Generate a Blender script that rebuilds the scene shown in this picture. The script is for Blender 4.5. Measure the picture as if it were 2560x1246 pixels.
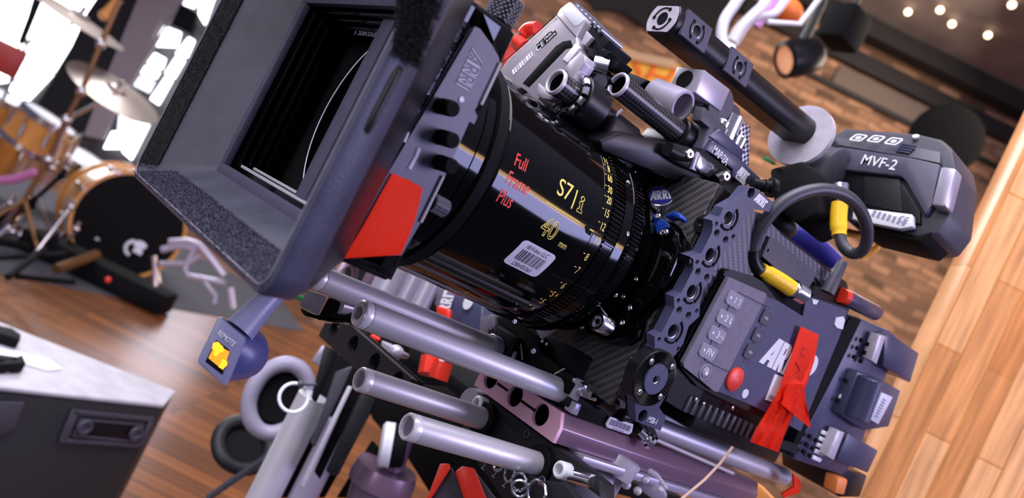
import bpy, bmesh, math, random
from mathutils import Vector, Matrix
from mathutils.geometry import delaunay_2d_cdt
random.seed(7)
for o in list(bpy.data.objects): bpy.data.objects.remove(o)
SC = bpy.context.scene
COL = SC.collection
# ---------------------------------------------------------------- frame of reference
# millimetres, measured from the photographer's lens: +X to the rear of the cine camera, +Y away to its right side, +Z up.
MM = 0.001
EYE = 0.95                      # height of the photographer's lens above the floor, metres
FPX, CX, CY = 2000.229, 1280.0, 623.0
RM = ((0.69420362, -0.56662429, 0.44386737), (0.36319784, -0.25664952, -0.89566643), (0.6214247, 0.78298655, 0.02762969))
FLOOR = -EYE * 1000

# ---------------------------------------------------------------- camera
cd = bpy.data.cameras.new('camera'); cam = bpy.data.objects.new('camera', cd); COL.objects.link(cam)
m = Matrix.Identity(4)
for i in range(3):
    m[i][0] = RM[0][i]; m[i][1] = -RM[1][i]; m[i][2] = -RM[2][i]
m[2][3] = EYE
cam.matrix_world = m
cd.sensor_width = 36.0; cd.lens = FPX / 2560 * 36.0
cd.clip_start = 0.01; cd.clip_end = 60
cd.dof.use_dof = True; cd.dof.focus_distance = 0.455; cd.dof.aperture_fstop = 8.5
SC.camera = cam
SC.view_settings.view_transform = 'Standard'
try: SC.view_settings.look = 'None'
except Exception: pass
SC.view_settings.gamma = 1.0; SC.view_settings.use_curve_mapping = False
SC.view_settings.exposure = 0.12

# ---------------------------------------------------------------- world and lights
w = bpy.data.worlds.new('world'); SC.world = w; w.use_nodes = True
bg = w.node_tree.nodes['Background']; bg.inputs[0].default_value = (0.62, 0.60, 0.88, 1); bg.inputs[1].default_value = 0.30
_tc = w.node_tree.nodes.new('ShaderNodeTexCoord'); _sp = w.node_tree.nodes.new('ShaderNodeSeparateXYZ'); _mr = w.node_tree.nodes.new('ShaderNodeMapRange')
w.node_tree.links.new(_tc.outputs['Generated'], _sp.inputs[0]); w.node_tree.links.new(_sp.outputs[2], _mr.inputs[0])      # dim floor side, brighter ceiling side of the hall
_mr.inputs[1].default_value = -0.10; _mr.inputs[2].default_value = 0.75; _mr.inputs[3].default_value = 0.10; _mr.inputs[4].default_value = 0.60
w.node_tree.links.new(_mr.outputs[0], bg.inputs[1])

def area(name, loc, target, sx, sy, power, col):
    l = bpy.data.lights.new(name, 'AREA'); l.shape = 'RECTANGLE'; l.size = sx * MM; l.size_y = sy * MM; l.energy = power; l.color = col
    o = bpy.data.objects.new(name, l); COL.objects.link(o)
    p = Vector(loc) * MM + Vector((0, 0, EYE)); t = Vector(target) * MM + Vector((0, 0, EYE))
    o.location = p; o.rotation_euler = (t - p).to_track_quat('-Z', 'Z').to_euler()
    return o
# daylight through the tall window behind the photographer, the skylight strip overhead, and the window wall across the room
area('window_light', (2300, -2900, 760), (330, 381, 30), 1900, 760, 84, (0.52, 0.52, 1.0))
area('warm_reflection_light', (2350, -2950, 1330), (330, 381, 30), 1900, 230, 24, (1.0, 0.62, 0.28))  # added lamp for the warm wood reflected above the window on the barrel
area('skylight', (-300, 300, 2300), (300, 400, 0), 2600, 1800, 115, (0.93, 0.90, 1.0))
area('drum_window_light', (500, 6400, 2900), (900, 3600, -700), 2600, 1800, 210, (1.0, 0.98, 0.96))
area('front_window_light', (-3400, -700, 1000), (300, 381, 30), 2400, 1900, 72, (1.0, 0.95, 1.0))
area('hall_light', (4200, 1600, 1900), (3300, 3400, 200), 1600, 1600, 70, (1.0, 0.82, 0.66))

# ---------------------------------------------------------------- surveying: where a sight line meets a known plane (mm)
def ray(px, py):
    a = ((px - CX) / FPX, (py - CY) / FPX, 1.0)
    return Vector([RM[0][i] * a[0] + RM[1][i] * a[1] + RM[2][i] * a[2] for i in range(3)])
def pX(px, py, x): r = ray(px, py); return r * (x / r.x)
def pY(px, py, y): r = ray(px, py); return r * (y / r.y)
def pZ(px, py, z): r = ray(px, py); return r * (z / r.z)
def pD(px, py, d): return ray(px, py) * d

# ---------------------------------------------------------------- materials
def mat(name, col, rough=0.5, metal=0.0, noise=0.0, nscale=400, bump=0.0, bscale=900, spec=0.5, emit=None, estr=0, alpha=None, coat=0):
    m = bpy.data.materials.new(name); m.use_nodes = True; nt = m.node_tree; b = nt.nodes['Principled BSDF']
    b.inputs['Base Color'].default_value = (*col, 1); b.inputs['Roughness'].default_value = rough; b.inputs['Metallic'].default_value = metal
    b.inputs['Specular IOR Level'].default_value = spec
    if coat: b.inputs['Coat Weight'].default_value = coat; b.inputs['Coat Roughness'].default_value = 0.05
    tc = nt.nodes.new('ShaderNodeTexCoord')
    if noise:
        n = nt.nodes.new('ShaderNodeTexNoise'); n.inputs['Scale'].default_value = nscale; n.inputs['Detail'].default_value = 4
        nt.links.new(tc.outputs['Object'], n.inputs['Vector'])
        r = nt.nodes.new('ShaderNodeValToRGB')
        r.color_ramp.elements[0].position = 0.3; r.color_ramp.elements[1].position = 0.7
        r.color_ramp.elements[0].color = (*[c * (1 - noise) for c in col], 1); r.color_ramp.elements[1].color = (*[min(1, c * (1 + noise)) for c in col], 1)
        nt.links.new(n.outputs[0], r.inputs[0]); nt.links.new(r.outputs[0], b.inputs['Base Color'])
    if bump:
        n2 = nt.nodes.new('ShaderNodeTexNoise'); n2.inputs['Scale'].default_value = bscale; n2.inputs['Detail'].default_value = 3
        nt.links.new(tc.outputs['Object'], n2.inputs['Vector'])
        bp = nt.nodes.new('ShaderNodeBump'); bp.inputs['Strength'].default_value = bump; bp.inputs['Distance'].default_value = 0.001
        nt.links.new(n2.outputs[0], bp.inputs['Height']); nt.links.new(bp.outputs[0], b.inputs['Normal'])
    if emit: b.inputs['Emission Color'].default_value = (*emit, 1); b.inputs['Emission Strength'].default_value = estr
    if alpha is not None: b.inputs['Alpha'].default_value = alpha
    return m
def nd(m, t): return m.node_tree.nodes.new(t)
def lk(m, a, b): m.node_tree.links.new(a, b)
def pb(m): return m.node_tree.nodes['Principled BSDF']

M = {}
M['gloss_black'] = mat('gloss_black_barrel', (0.0015, 0.0015, 0.002), 0.07, spec=0.26)
M['black'] = mat('black_anodised', (0.005, 0.005, 0.007), 0.36, noise=0.3, nscale=300, spec=0.3)
M['black_soft'] = mat('black_matte', (0.003, 0.003, 0.004), 0.75, spec=0.15)
M['rubber'] = mat('black_rubber', (0.010, 0.010, 0.013), 0.5, spec=0.3)
M['dark_grey'] = mat('dark_grey_plastic', (0.050, 0.048, 0.068), 0.5, noise=0.15, nscale=200)
M['hood'] = mat('hood_grey', (0.044, 0.045, 0.068), 0.55, noise=0.30, nscale=40, bump=0.15, bscale=1500)
M['hood_out'] = mat('hood_outer_grey', (0.040, 0.043, 0.080), 0.45, noise=0.25, nscale=60, bump=0.2, bscale=1200)
M['panel'] = mat('panel_grey', (0.072, 0.068, 0.110), 0.42, noise=0.1, nscale=120)
M['body'] = mat('body_grey', (0.050, 0.051, 0.118), 0.42, noise=0.12, nscale=90)
M['keypad'] = mat('keypad_grey', (0.155, 0.140, 0.190), 0.5, noise=0.12, nscale=250)
M['key'] = mat('key_grey', (0.26, 0.25, 0.32), 0.45)
M['blue_plate'] = mat('blue_grey_anodised', (0.048, 0.050, 0.108), 0.36, noise=0.1, nscale=200)
M['grey_alu'] = mat('light_grey_aluminium', (0.58, 0.54, 0.63), 0.38, metal=0.2, noise=0.1, nscale=150)
M['steel'] = mat('brushed_steel', (0.61, 0.595, 0.65), 0.33, metal=0.40)
M['chrome'] = mat('bright_screw_steel', (0.80, 0.80, 0.86), 0.18, metal=1.0)
M['white'] = mat('white_print', (0.85, 0.86, 0.92), 0.5)
M['label'] = mat('white_label', (0.74, 0.76, 0.86), 0.45)
M['ink'] = mat('black_ink', (0.03, 0.03, 0.05), 0.6)
M['grey_ink'] = mat('grey_ink', (0.28, 0.26, 0.36), 0.6)
M['yellow'] = mat('yellow_print', (0.93, 0.74, 0.16), 0.5)
M['red_print'] = mat('red_print', (0.95, 0.055, 0.04), 0.5)
M['tape'] = mat('red_cloth_tape', (0.95, 0.026, 0.0), 0.6, spec=0.2, noise=0.12, nscale=900, bump=0.15, bscale=2500)
M['red'] = mat('red_plastic', (0.80, 0.035, 0.015), 0.35)
M['rec'] = mat('red_record_button', (0.80, 0.05, 0.03), 0.4)
M['blue_lever'] = mat('blue_anodised', (0.010, 0.045, 0.32), 0.3, metal=0.2)
M['blue_badge'] = mat('blue_badge', (0.05, 0.05, 0.35), 0.3)
M['ywrap'] = mat('yellow_heatshrink', (0.92, 0.56, 0.015), 0.4, bump=0.3, bscale=500)
M['cable'] = mat('dark_cable', (0.040, 0.040, 0.055), 0.45)
M['pink_lit_plate'] = mat('pink_lit_metal', (0.66, 0.37, 0.50), 0.35, metal=0.15)  # pinkish reflected light put into the dovetail front colour
M['mauve_plate'] = mat('mauve_anodised', (0.20, 0.125, 0.185), 0.30, metal=0.3)
M['flock'] = mat('black_flock', (0.060, 0.060, 0.092), 0.9, noise=.75, nscale=1500)
M['flock_dark'] = mat('black_flock_dark', (0.010, 0.011, 0.014), 0.9)
M['motor_grey'] = mat('motor_grey', (0.42, 0.38, 0.45), 0.4, metal=0.3)
M['mesh_metal'] = mat('knurl_metal', (0.32, 0.32, 0.38), 0.3, metal=0.8)
M['remote'] = mat('remote_blue_grey', (0.24, 0.25, 0.42), 0.38)
M['remote_dark'] = mat('remote_navy', (0.075, 0.085, 0.24), 0.35)
M['green'] = mat('green_plastic', (0.03, 0.35, 0.10), 0.4)
M['lavender_metal'] = mat('lavender_grey_metal', (0.42, 0.39, 0.49), 0.34, metal=0.35)

def steel_brush():
    m = M['steel']; tc = nd(m, 'ShaderNodeTexCoord'); mp = nd(m, 'ShaderNodeMapping'); mp.inputs['Scale'].default_value = (8, 900, 900)
    n = nd(m, 'ShaderNodeTexNoise'); n.inputs['Scale'].default_value = 4; n.inputs['Detail'].default_value = 5
    lk(m, tc.outputs['Object'], mp.inputs[0]); lk(m, mp.outputs[0], n.inputs['Vector'])
    r = nd(m, 'ShaderNodeMapRange'); r.inputs[3].default_value = 0.34; r.inputs[4].default_value = 0.50
    lk(m, n.outputs[0], r.inputs[0]); lk(m, r.outputs[0], pb(m).inputs['Roughness'])
steel_brush()

def carbon(name, c0, c1, scale, rough=0.25, axes=(0, 2)):
    """twill weave: diagonal steps of two tones"""
    m = mat(name, c0, rough, spec=0.6); tc = nd(m, 'ShaderNodeTexCoord'); sp = nd(m, 'ShaderNodeSeparateXYZ'); lk(m, tc.outputs['Object'], sp.inputs[0])
    def mul(s, k):
        a = nd(m, 'ShaderNodeMath'); a.operation = 'MULTIPLY'; lk(m, s, a.inputs[0]); a.inputs[1].default_value = k; return a.outputs[0]
    def fl(s):
        a = nd(m, 'ShaderNodeMath'); a.operation = 'FLOOR'; lk(m, s, a.inputs[0]); return a.outputs[0]
    u = fl(mul(sp.outputs[axes[0]], scale)); v = fl(mul(sp.outputs[axes[1]], scale))
    s = nd(m, 'ShaderNodeMath'); s.operation = 'ADD'; lk(m, u, s.inputs[0]); lk(m, v, s.inputs[1])
    p = nd(m, 'ShaderNodeMath'); p.operation = 'PINGPONG'; lk(m, s.outputs[0], p.inputs[0]); p.inputs[1].default_value = 2
    r = nd(m, 'ShaderNodeMapRange'); r.inputs[2].default_value = 2; lk(m, p.outputs[0], r.inputs[0])
    mx = nd(m, 'ShaderNodeMix'); mx.data_type = 'RGBA'; mx.inputs[6].default_value = (*c0, 1); mx.inputs[7].default_value = (*c1, 1)
    lk(m, r.outputs[0], mx.inputs[0]); lk(m, mx.outputs[2], pb(m).inputs['Base Color'])
    return m
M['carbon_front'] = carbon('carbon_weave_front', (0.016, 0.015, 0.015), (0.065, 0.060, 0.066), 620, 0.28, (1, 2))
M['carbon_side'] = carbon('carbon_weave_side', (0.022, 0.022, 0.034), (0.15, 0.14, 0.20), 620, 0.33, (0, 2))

def uvcarbon():
    m = mat('carbon_tube_weave', (0.01, 0.01, 0.01), 0.3, spec=0.6); uv = nd(m, 'ShaderNodeUVMap')
    c = nd(m, 'ShaderNodeTexChecker'); c.inputs['Scale'].default_value = 1.0
    c.inputs[1].default_value = (0.004, 0.004, 0.005, 1); c.inputs[2].default_value = (0.055, 0.052, 0.060, 1)
    lk(m, uv.outputs[0], c.inputs[0]); lk(m, c.outputs[0], pb(m).inputs['Base Color']); return m
M['carbon_tube'] = uvcarbon()

# ---------------------------------------------------------------- mesh building
class MB:
    def __init__(self): self.bm = bmesh.new(); self.uv = None
    def raw(self, vs, fs):
        b = [self.bm.verts.new(v) for v in vs]
        for f in fs:
            try: self.bm.faces.new([b[i] for i in f])
            except ValueError: pass
        return b
    def box(self, x0, x1, y0, y1, z0, z1, bev=0.0, M4=None, seg=2):
        t = bmesh.new(); bmesh.ops.create_cube(t, size=1)
        for v in t.verts: v.co = Vector((x0 + (v.co.x + .5) * (x1 - x0), y0 + (v.co.y + .5) * (y1 - y0), z0 + (v.co.z + .5) * (z1 - z0)))
        if bev: bmesh.ops.bevel(t, geom=t.edges[:], offset=bev, segments=seg, profile=0.5, affect='EDGES', clamp_overlap=True)
        self.merge(t, M4); return self
    def merge(self, t, M4=None):
        if M4 is not None: t.transform(M4)
        mp = {v: self.bm.verts.new(v.co) for v in t.verts}
        for f in t.faces:
            try: self.bm.faces.new([mp[v] for v in f.verts])
            except ValueError: pass
        t.free()
    def prism(self, pts, vec, bev=0.0):
        """planar polygon (3-D points) swept along vec"""
        t = bmesh.new(); vec = Vector(vec); a = [t.verts.new(p) for p in pts]; f = t.faces.new(a)
        r = bmesh.ops.extrude_face_region(t, geom=[f]); bmesh.ops.translate(t, vec=vec, verts=[e for e in r['geom'] if isinstance(e, bmesh.types.BMVert)])
        bmesh.ops.recalc_face_normals(t, faces=t.faces[:])
        if bev: bmesh.ops.bevel(t, geom=t.edges[:], offset=bev, segments=2, profile=0.5, affect='EDGES', clamp_overlap=True)
        self.merge(t); return self
    def lathe(self, prof, org, axis, seg=48, up=None):
        ax = Vector(axis).normalized(); u = Vector(up) if up else (Vector((0, 0, 1)) if abs(ax.z) < 0.9 else Vector((0, 1, 0)))
        u = (u - ax * u.dot(ax)).normalized(); v = ax.cross(u); org = Vector(org); rings = []
        for s, r in prof:
            if r <= 1e-6: rings.append([self.bm.verts.new(org + ax * s)])
            else: rings.append([self.bm.verts.new(org + ax * s + (u * math.cos(2 * math.pi * k / seg) + v * math.sin(2 * math.pi * k / seg)) * r) for k in range(seg)])
        for a, b in zip(rings, rings[1:]):
            for k in range(seg):
                k2 = (k + 1) % seg
                if len(a) == 1 and len(b) == 1: continue
                if len(a) == 1: fs = [a[0], b[k2], b[k]]
                elif len(b) == 1: fs = [a[k], a[k2], b[0]]
                else: fs = [a[k], a[k2], b[k2], b[k]]
                try: self.bm.faces.new(fs)
                except ValueError: pass
        return self
    def cyl(self, p0, p1, r, seg=32, r1=None, ch=0.0):
        p0 = Vector(p0); p1 = Vector(p1); L = (p1 - p0).length; r1 = r if r1 is None else r1
        pr = [(0, 0), (0, r), (L, r1), (L, 0)] if not ch else [(0, 0), (0, r - ch), (ch, r), (L - ch, r1), (L, r1 - ch), (L, 0)]
        return self.lathe(pr, p0, p1 - p0, seg)
    def pipe(self, p0, p1, r, ri, seg=32, ch=0.0):
        p0 = Vector(p0); p1 = Vector(p1); L = (p1 - p0).length
        return self.lathe([(ch * 0, ri), (0, r - ch), (ch, r), (L - ch, r), (L, r - ch), (L, ri), (0, ri)], p0, p1 - p0, seg)
    def tube(self, pts, r, seg=12, closed=False):
        pts = [Vector(p) for p in pts]; n = len(pts); rs = r if isinstance(r, (list, tuple)) else [r] * n; rings = []; u = None
        for i, p in enumerate(pts):
            if closed: d = pts[(i + 1) % n] - pts[i - 1]
            else: d = pts[min(i + 1, n - 1)] - pts[max(i - 1, 0)]
            d.normalize()
            if u is None: u = d.orthogonal().normalized()
            u = (u - d * u.dot(d)); u = u.normalized() if u.length > 1e-6 else d.orthogonal().normalized(); v = d.cross(u)
            rings.append([self.bm.verts.new(p + (u * math.cos(2 * math.pi * k / seg) + v * math.sin(2 * math.pi * k / seg)) * rs[i]) for k in range(seg)])
        for i in range(n if closed else n - 1):
            a, b = rings[i], rings[(i + 1) % n]
            for k in range(seg): self.bm.faces.new([a[k], a[(k + 1) % seg], b[(k + 1) % seg], b[k]])
        if not closed:
            self.bm.faces.new(rings[0][::-1]); self.bm.faces.new(rings[-1])
        return self
    def torus(self, c, axis, R, r, seg=40, rs=10):
        ax = Vector(axis).normalized(); u = ax.orthogonal().normalized(); v = ax.cross(u); c = Vector(c)
        return self.tube([c + (u * math.cos(2 * math.pi * k / seg) + v * math.sin(2 * math.pi * k / seg)) * R for k in range(seg)], r, rs, True)
    def ball(self, c, r, sc=(1, 1, 1), seg=20, M4=None):
        t = bmesh.new(); bmesh.ops.create_uvsphere(t, u_segments=seg, v_segments=seg // 2, radius=r)
        for v in t.verts: v.co = Vector((v.co.x * sc[0], v.co.y * sc[1], v.co.z * sc[2]))
        if M4 is not None: t.transform(M4)
        bmesh.ops.translate(t, vec=Vector(c), verts=t.verts[:]); self.merge(t); return self
    def plate(self, outline, holes, depth, mapf, bev=0.0):
        """flat plate with holes: 2-D outline, list of 2-D hole outlines"""
        loops = [outline] + list(holes); vs = []; es = []
        for pl in loops:
            k = len(vs); n = len(pl); vs += [Vector((p[0], p[1])) for p in pl]; es += [(k + i, k + (i + 1) % n) for i in range(n)]
        r = delaunay_2d_cdt(vs, es, [], 0, 1e-4); v2 = r[0]
        def inside(x, y):
            c = False
            for pl in loops:
                for i in range(len(pl)):
                    x0, y0 = pl[i - 1][0], pl[i - 1][1]; x1, y1 = pl[i][0], pl[i][1]
                    if (y0 > y) != (y1 > y) and x < (x1 - x0) * (y - y0) / (y1 - y0) + x0: c = not c
            return c
        fc = [f for f in r[2] if inside(sum(v2[i].x for i in f) / len(f), sum(v2[i].y for i in f) / len(f))]; h = depth / 2; N = len(v2)
        P = [mapf(v.x, v.y, h) for v in v2] + [mapf(v.x, v.y, -h) for v in v2]
        F = [list(f) for f in fc] + [[i + N for i in reversed(f)] for f in fc]
        cnt = {}
        for f in fc:
            for i in range(len(f)):
                a, b_ = f[i], f[(i + 1) % len(f)]; cnt.setdefault((min(a, b_), max(a, b_)), []).append((a, b_))
        for k, l in cnt.items():
            if len(l) == 1: a, b_ = l[0]; F.append([b_, a, a + N, b_ + N])
        self.raw(P, F); return self
    def curve(self, cu, mapf, sc=1.0):
        ob = bpy.data.objects.new('tmp', cu); me = bpy.data.meshes.new_from_object(ob)
        vs = [mapf(v.co.x * sc, v.co.y * sc, v.co.z * sc) for v in me.vertices]; self.raw(vs, [list(p.vertices) for p in me.polygons])
        bpy.data.objects.remove(ob); bpy.data.curves.remove(cu); bpy.data.meshes.remove(me)
    def text(self, s, h, mapf, align='CENTER', th=0.12, outline=0.0, shear=0.0, ws=1.0, sp=1.0, bold=0.0):
        cu = bpy.data.curves.new('tmp', 'FONT'); cu.body = s; cu.size = 1.0; cu.align_x = align; cu.align_y = 'CENTER'; cu.shear = shear; cu.space_character = sp
        cu.resolution_u = 4
        k = h / 0.70
        if outline: cu.fill_mode = 'NONE'; cu.bevel_depth = outline / k; cu.bevel_resolution = 1
        else: cu.extrude = th / k; cu.offset = bold / k
        self.curve(cu, lambda u, v, w_: mapf(u * ws, v, w_), k); return self

def planemap(o, u, v):
    o = Vector(o); u = Vector(u).normalized(); v = Vector(v).normalized(); n = u.cross(v)
    return lambda a, b, c: o + u * a + v * b + n * c
def sidemap(x, y, z): return planemap((x, y, z), (1, 0, 0), (0, 0, 1))          # faces the photographer (-Y)
def cylmap(x, ang, R, yc=381.0, zc=35.5):
    """wrap onto a barrel about the X axis; ang in degrees, 0 = facing -Y, positive up"""
    a0 = math.radians(ang)
    def f(u, v, w_):
        a = a0 + v / R; r = R + w_; return Vector((x + u, yc - r * math.cos(a), zc + r * math.sin(a)))
    return f
def circ(cx, cy, r, n=24, ry=None, a0=0): return [(cx + r * math.cos(a0 + 2 * math.pi * k / n), cy + (ry or r) * math.sin(a0 + 2 * math.pi * k / n)) for k in range(n)]
def rrect(x0, x1, y0, y1, r, n=5):
    o = []
    for cx, cy, a in ((x1 - r, y1 - r, 0), (x0 + r, y1 - r, 90), (x0 + r, y0 + r, 180), (x1 - r, y0 + r, 270)):
        for k in range(n + 1): t = math.radians(a + 90 * k / n); o.append((cx + r * math.cos(t), cy + r * math.sin(t)))
    return o

def W(p): p = Vector(p); return Vector((p.x * MM, p.y * MM, p.z * MM + EYE))
def rootmat(o):
    return o.matrix_basis.copy()
def thing(name, label, cat, loc, group=None, rotz=0.0, kind=None):
    o = bpy.data.objects.new(name, None); COL.objects.link(o); o.empty_display_size = 0.02
    o.location = W(loc); o.rotation_euler = (0, 0, rotz); o['label'] = label; o['category'] = cat
    if group: o['group'] = group
    if kind: o['kind'] = kind
    return o
def build(name, mb, material, parent=None, label=None, loc=None, rotz=0.0, smooth=38, xf=None, noclean=False):
    """link the builder's shapes as one mesh; coordinates are scene millimetres (or the local frame xf)"""
    bm = mb.bm
    if xf is not None: bm.transform(xf)
    if not noclean: bmesh.ops.recalc_face_normals(bm, faces=bm.faces[:])
    top = parent
    while top is not None and top.parent is not None: top = top.parent
    if top is None:
        if loc is None:
            n = max(1, len(bm.verts)); loc = Vector((sum(v.co.x for v in bm.verts) / n, sum(v.co.y for v in bm.verts) / n, min(v.co.z for v in bm.verts)))
        base = Matrix.Translation(W(loc)) @ Matrix.Rotation(rotz, 4, 'Z')
    else: base = Matrix.LocRotScale(top.location, top.rotation_euler, None)
    inv = base.inverted()
    for v in bm.verts: v.co = inv @ W(v.co)
    me = bpy.data.meshes.new(name); bm.to_mesh(me); bm.free()
    for p in me.polygons: p.use_smooth = True
    me.set_sharp_from_angle(angle=math.radians(smooth))
    me.materials.append(material)
    o = bpy.data.objects.new(name, me); COL.objects.link(o)
    if parent is not None: o.parent = parent
    else: o.location = W(loc); o.rotation_euler = (0, 0, rotz)
    if label: o['label'] = label
    return o
def solo(name, mb, material, label, cat, group=None, **k):
    o = build(name, mb, material, **k); o['label'] = label; o['category'] = cat
    if group: o['group'] = group
    return o
def struct(name, mb, material, **k):
    o = build(name, mb, material, **k); o['kind'] = 'structure'; return o
def fuzz(mb, pts_fn, n, L, wid, seed=1, curl=0.6):
    """short fibres standing on a surface: pts_fn(rnd) -> (point, normal)"""
    r = random.Random(seed)
    for _ in range(n):
        p, nn = pts_fn(r); p = Vector(p); nn = Vector(nn)
        d = (nn + Vector((r.uniform(-1, 1), r.uniform(-1, 1), r.uniform(-1, 1))) * curl).normalized(); s = d.orthogonal().normalized()
        s = (s * math.cos(r.uniform(0, 6.3)) + d.cross(s) * math.sin(r.uniform(0, 6.3))) * wid
        l = L * r.uniform(0.5, 1.3); q = p + d * l * .6; e = q + (d + Vector((r.uniform(-1, 1), r.uniform(-1, 1), r.uniform(-1, 1)))).normalized() * l * .5
        b = [mb.bm.verts.new(x) for x in (p - s, p + s, q + s * .8, q - s * .8, e)]
        mb.bm.faces.new(b[:4]); mb.bm.faces.new((b[3], b[2], b[4]))
LC = (381.0, 35.5)                                      # lens axis: y, z
# ================================================================ lettering helper for the maker's mark
MARK = [([(0, 0), (.42, 1), (.69, 1), (.69, 0), (.46, 0), (.46, .2), (.31, .2), (.23, 0)], [[(.37, .38), (.46, .38), (.46, .62)]], 0),
        ([(0, 0), (0, 1), (.36, 1), (.47, .92), (.50, .72), (.47, .53), (.38, .45), (.55, 0), (.32, 0), (.2, .36), (.2, 0)], [[(.2, .58), (.2, .82), (.28, .82), (.3, .7), (.28, .58)]], .75),
        ([(0, 0), (0, 1), (.36, 1), (.47, .92), (.50, .72), (.47, .53), (.38, .45), (.55, 0), (.32, 0), (.2, .36), (.2, 0)], [[(.2, .58), (.2, .82), (.28, .82), (.3, .7), (.28, .58)]], 1.35),
        ([(0, 0), (0, 1), (.22, 1), (.22, 0)], [], 1.95)]
def mark(mb, h, mapf, th=0.15, outline=0.0, ws=1.0, dot=True, n=4):
    """the four block letters, left-bottom at the map origin"""
    for ol, hs, x in MARK[:n]:
        f = lambda u, v, w_, x=x: mapf((u + x) * h * ws, v * h, w_)
        if outline:
            for pl in [ol] + hs: mb.tube([mapf((p[0] + x) * h * ws, p[1] * h, 0) for p in pl], outline, 6, True)
        else:
            mb.plate(ol, hs, 0.001, lambda u, v, w_, f=f: f(u, v, th if w_ > 0 else -th))
    if dot: mb.plate(circ(2.36 * ws, .85, .14, 14), [], 0.001, lambda u, v, w_: mapf(u * h, v * h, th if w_ > 0 else -th))
def screw(mb, p, d, r=1.6, L=1.2):
    d = Vector(d).normalized(); p = Vector(p); mb.lathe([(0, r), (L * .7, r), (L, r * .75), (L, r * .42), (L * .3, r * .38), (L * .3, 0)], p, d, 16)

# ================================================================ matte box
mbx = thing('matte_box', 'black matte box with flared hood and grey filter stage in front of the lens', 'matte box', (170, 381, -20))
ZC = 35.5
# hood: four flared walls, front rim at x 118, rear frame at x 153
fy0, fy1, fz0, fz1, fx = 262.0, 500.0, -47.0, 118.0, 119.0
ry0, ry1, rz0, rz1, rx = 296.0, 468.0, -22.5, 93.5, 152.0
def ringrect(x, y0, y1, z0, z1, r, n=4): return [Vector((x, p[0], p[1])) for p in rrect(y0, y1, z0, z1, r, n)]
def loft(mb, rings):
    vs = [[mb.bm.verts.new(p) for p in r] for r in rings]; n = len(vs[0])
    for a, b in zip(vs, vs[1:]):
        for k in range(n):
            mb.bm.faces.new([a[k], a[(k + 1) % n], b[(k + 1) % n], b[k]])
b = MB()
loft(b, [ringrect(154, 298, 464, -20, 90.5, 3), ringrect(rx, 300, 466, -21.5, 92, 3), ringrect(fx + 1.5, fy0 + 4, fy1 - 4, fz0 + 4, fz1 - 4, 7),
         ringrect(fx, fy0 + 2.2, fy1 - 2.2, fz0 + 2.2, fz1 - 2.2, 8)])
build('hood', b, M['hood'], mbx)
b = MB()
loft(b, [ringrect(fx, fy0 + 2.2, fy1 - 2.2, fz0 + 2.2, fz1 - 2.2, 8), ringrect(fx + .8, fy0 + .6, fy1 - .6, fz0 + .6, fz1 - .6, 9), ringrect(fx + 2.5, fy0, fy1, fz0, fz1, 10), ringrect(fx + 13, fy0 + 1.5, fy1 - 1.5, fz0 + 1.5, fz1 - 1.5, 10), ringrect(fx + 15, fy0 + 3, fy1 - 3, fz0 + 3, fz1 - 3, 10)])
build('hood_shell', b, M['hood_out'], mbx, label='dark grey outer face of the hood')
b = MB(); b.tube(ringrect(fx + .1, fy0 + 3.2, fy1 - 3.2, fz0 + 3.2, fz1 - 3.2, 8), .55, 8, True); build('rim_edge', b, M['keypad'], mbx, label='worn edge of the hood, its highlight given as a pale tone')  # pale bead carries the inner edge highlight along the worn rim
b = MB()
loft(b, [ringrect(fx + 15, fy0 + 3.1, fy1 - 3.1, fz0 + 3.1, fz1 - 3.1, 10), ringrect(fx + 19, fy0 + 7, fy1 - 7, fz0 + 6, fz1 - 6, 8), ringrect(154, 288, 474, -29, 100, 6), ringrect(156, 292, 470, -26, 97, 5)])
build('shaded_rear_slope', b, mat('shaded_hood_black', (.012, .012, .018), .38, spec=.35), mbx, label='rear slope of the hood, its shading given as near black')  # shading and dark sheen of the hood's rear put into the colour
b = MB()        # pressed groove on the near side of the hood
p0 = pY(1001, 165, 262.5); p1 = pY(915, 330, 262.5)
b.tube([p0 + (p1 - p0) * k / 8 for k in range(9)], [1.0, 1.6] + [1.7] * 5 + [1.6, 1.0], 12)
build('groove', b, M['black'], mbx)
b = MB(); p0 = pY(1010, 172, 262.0); p1 = pY(922, 336, 262.0); b.tube([p0 + (p1 - p0) * k / 8 for k in range(9)], [.5, .9] + [1.0] * 5 + [.9, .5], 12); build('groove_ridge', b, M['hood'], mbx)
# flock strip on the lower wall and on the far wall's front edge
def bot(t, y): x = fx + 1.5 + (rx - fx - 1.5) * t; z = (fz0 + 4) + (-21.5 - fz0 - 4) * t; return Vector((x, y, z))
ny = Vector((-(-21.5 - fz0 - 4), 0, (rx - fx - 1.5))).normalized()
b = MB(); b.raw([bot(-.02, fy0 + 5) + ny * .2, bot(.42, fy0 + 18) + ny * .2, bot(.42, fy1 - 18) + ny * .2, bot(-.02, fy1 - 5) + ny * .2], [(0, 1, 2, 3)])
def fp(r):
    t = r.uniform(-.06, .46); y = r.uniform(fy0 + 5 + 30 * max(t, 0), fy1 - 5 - 30 * max(t, 0)); return bot(t, y), ny
fuzz(b, fp, 26000, 1.5, 0.15, 3, 1.6)
o = build('flock_strip', b, M['flock'], mbx, noclean=True); o['kind'] = 'stuff'; o['label'] = 'fuzzy dark flock strip along the hood lower lip'
b = MB(); y1 = fy1 - 4
b.raw([(fx + .8, y1 + .5, fz0 + 8), (fx + 8, y1 - 7.5, fz0 + 13), (fx + 8, y1 - 7.5, fz1 - 10), (fx + .8, y1 + .5, fz1 - 8)], [(0, 1, 2, 3)])
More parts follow.
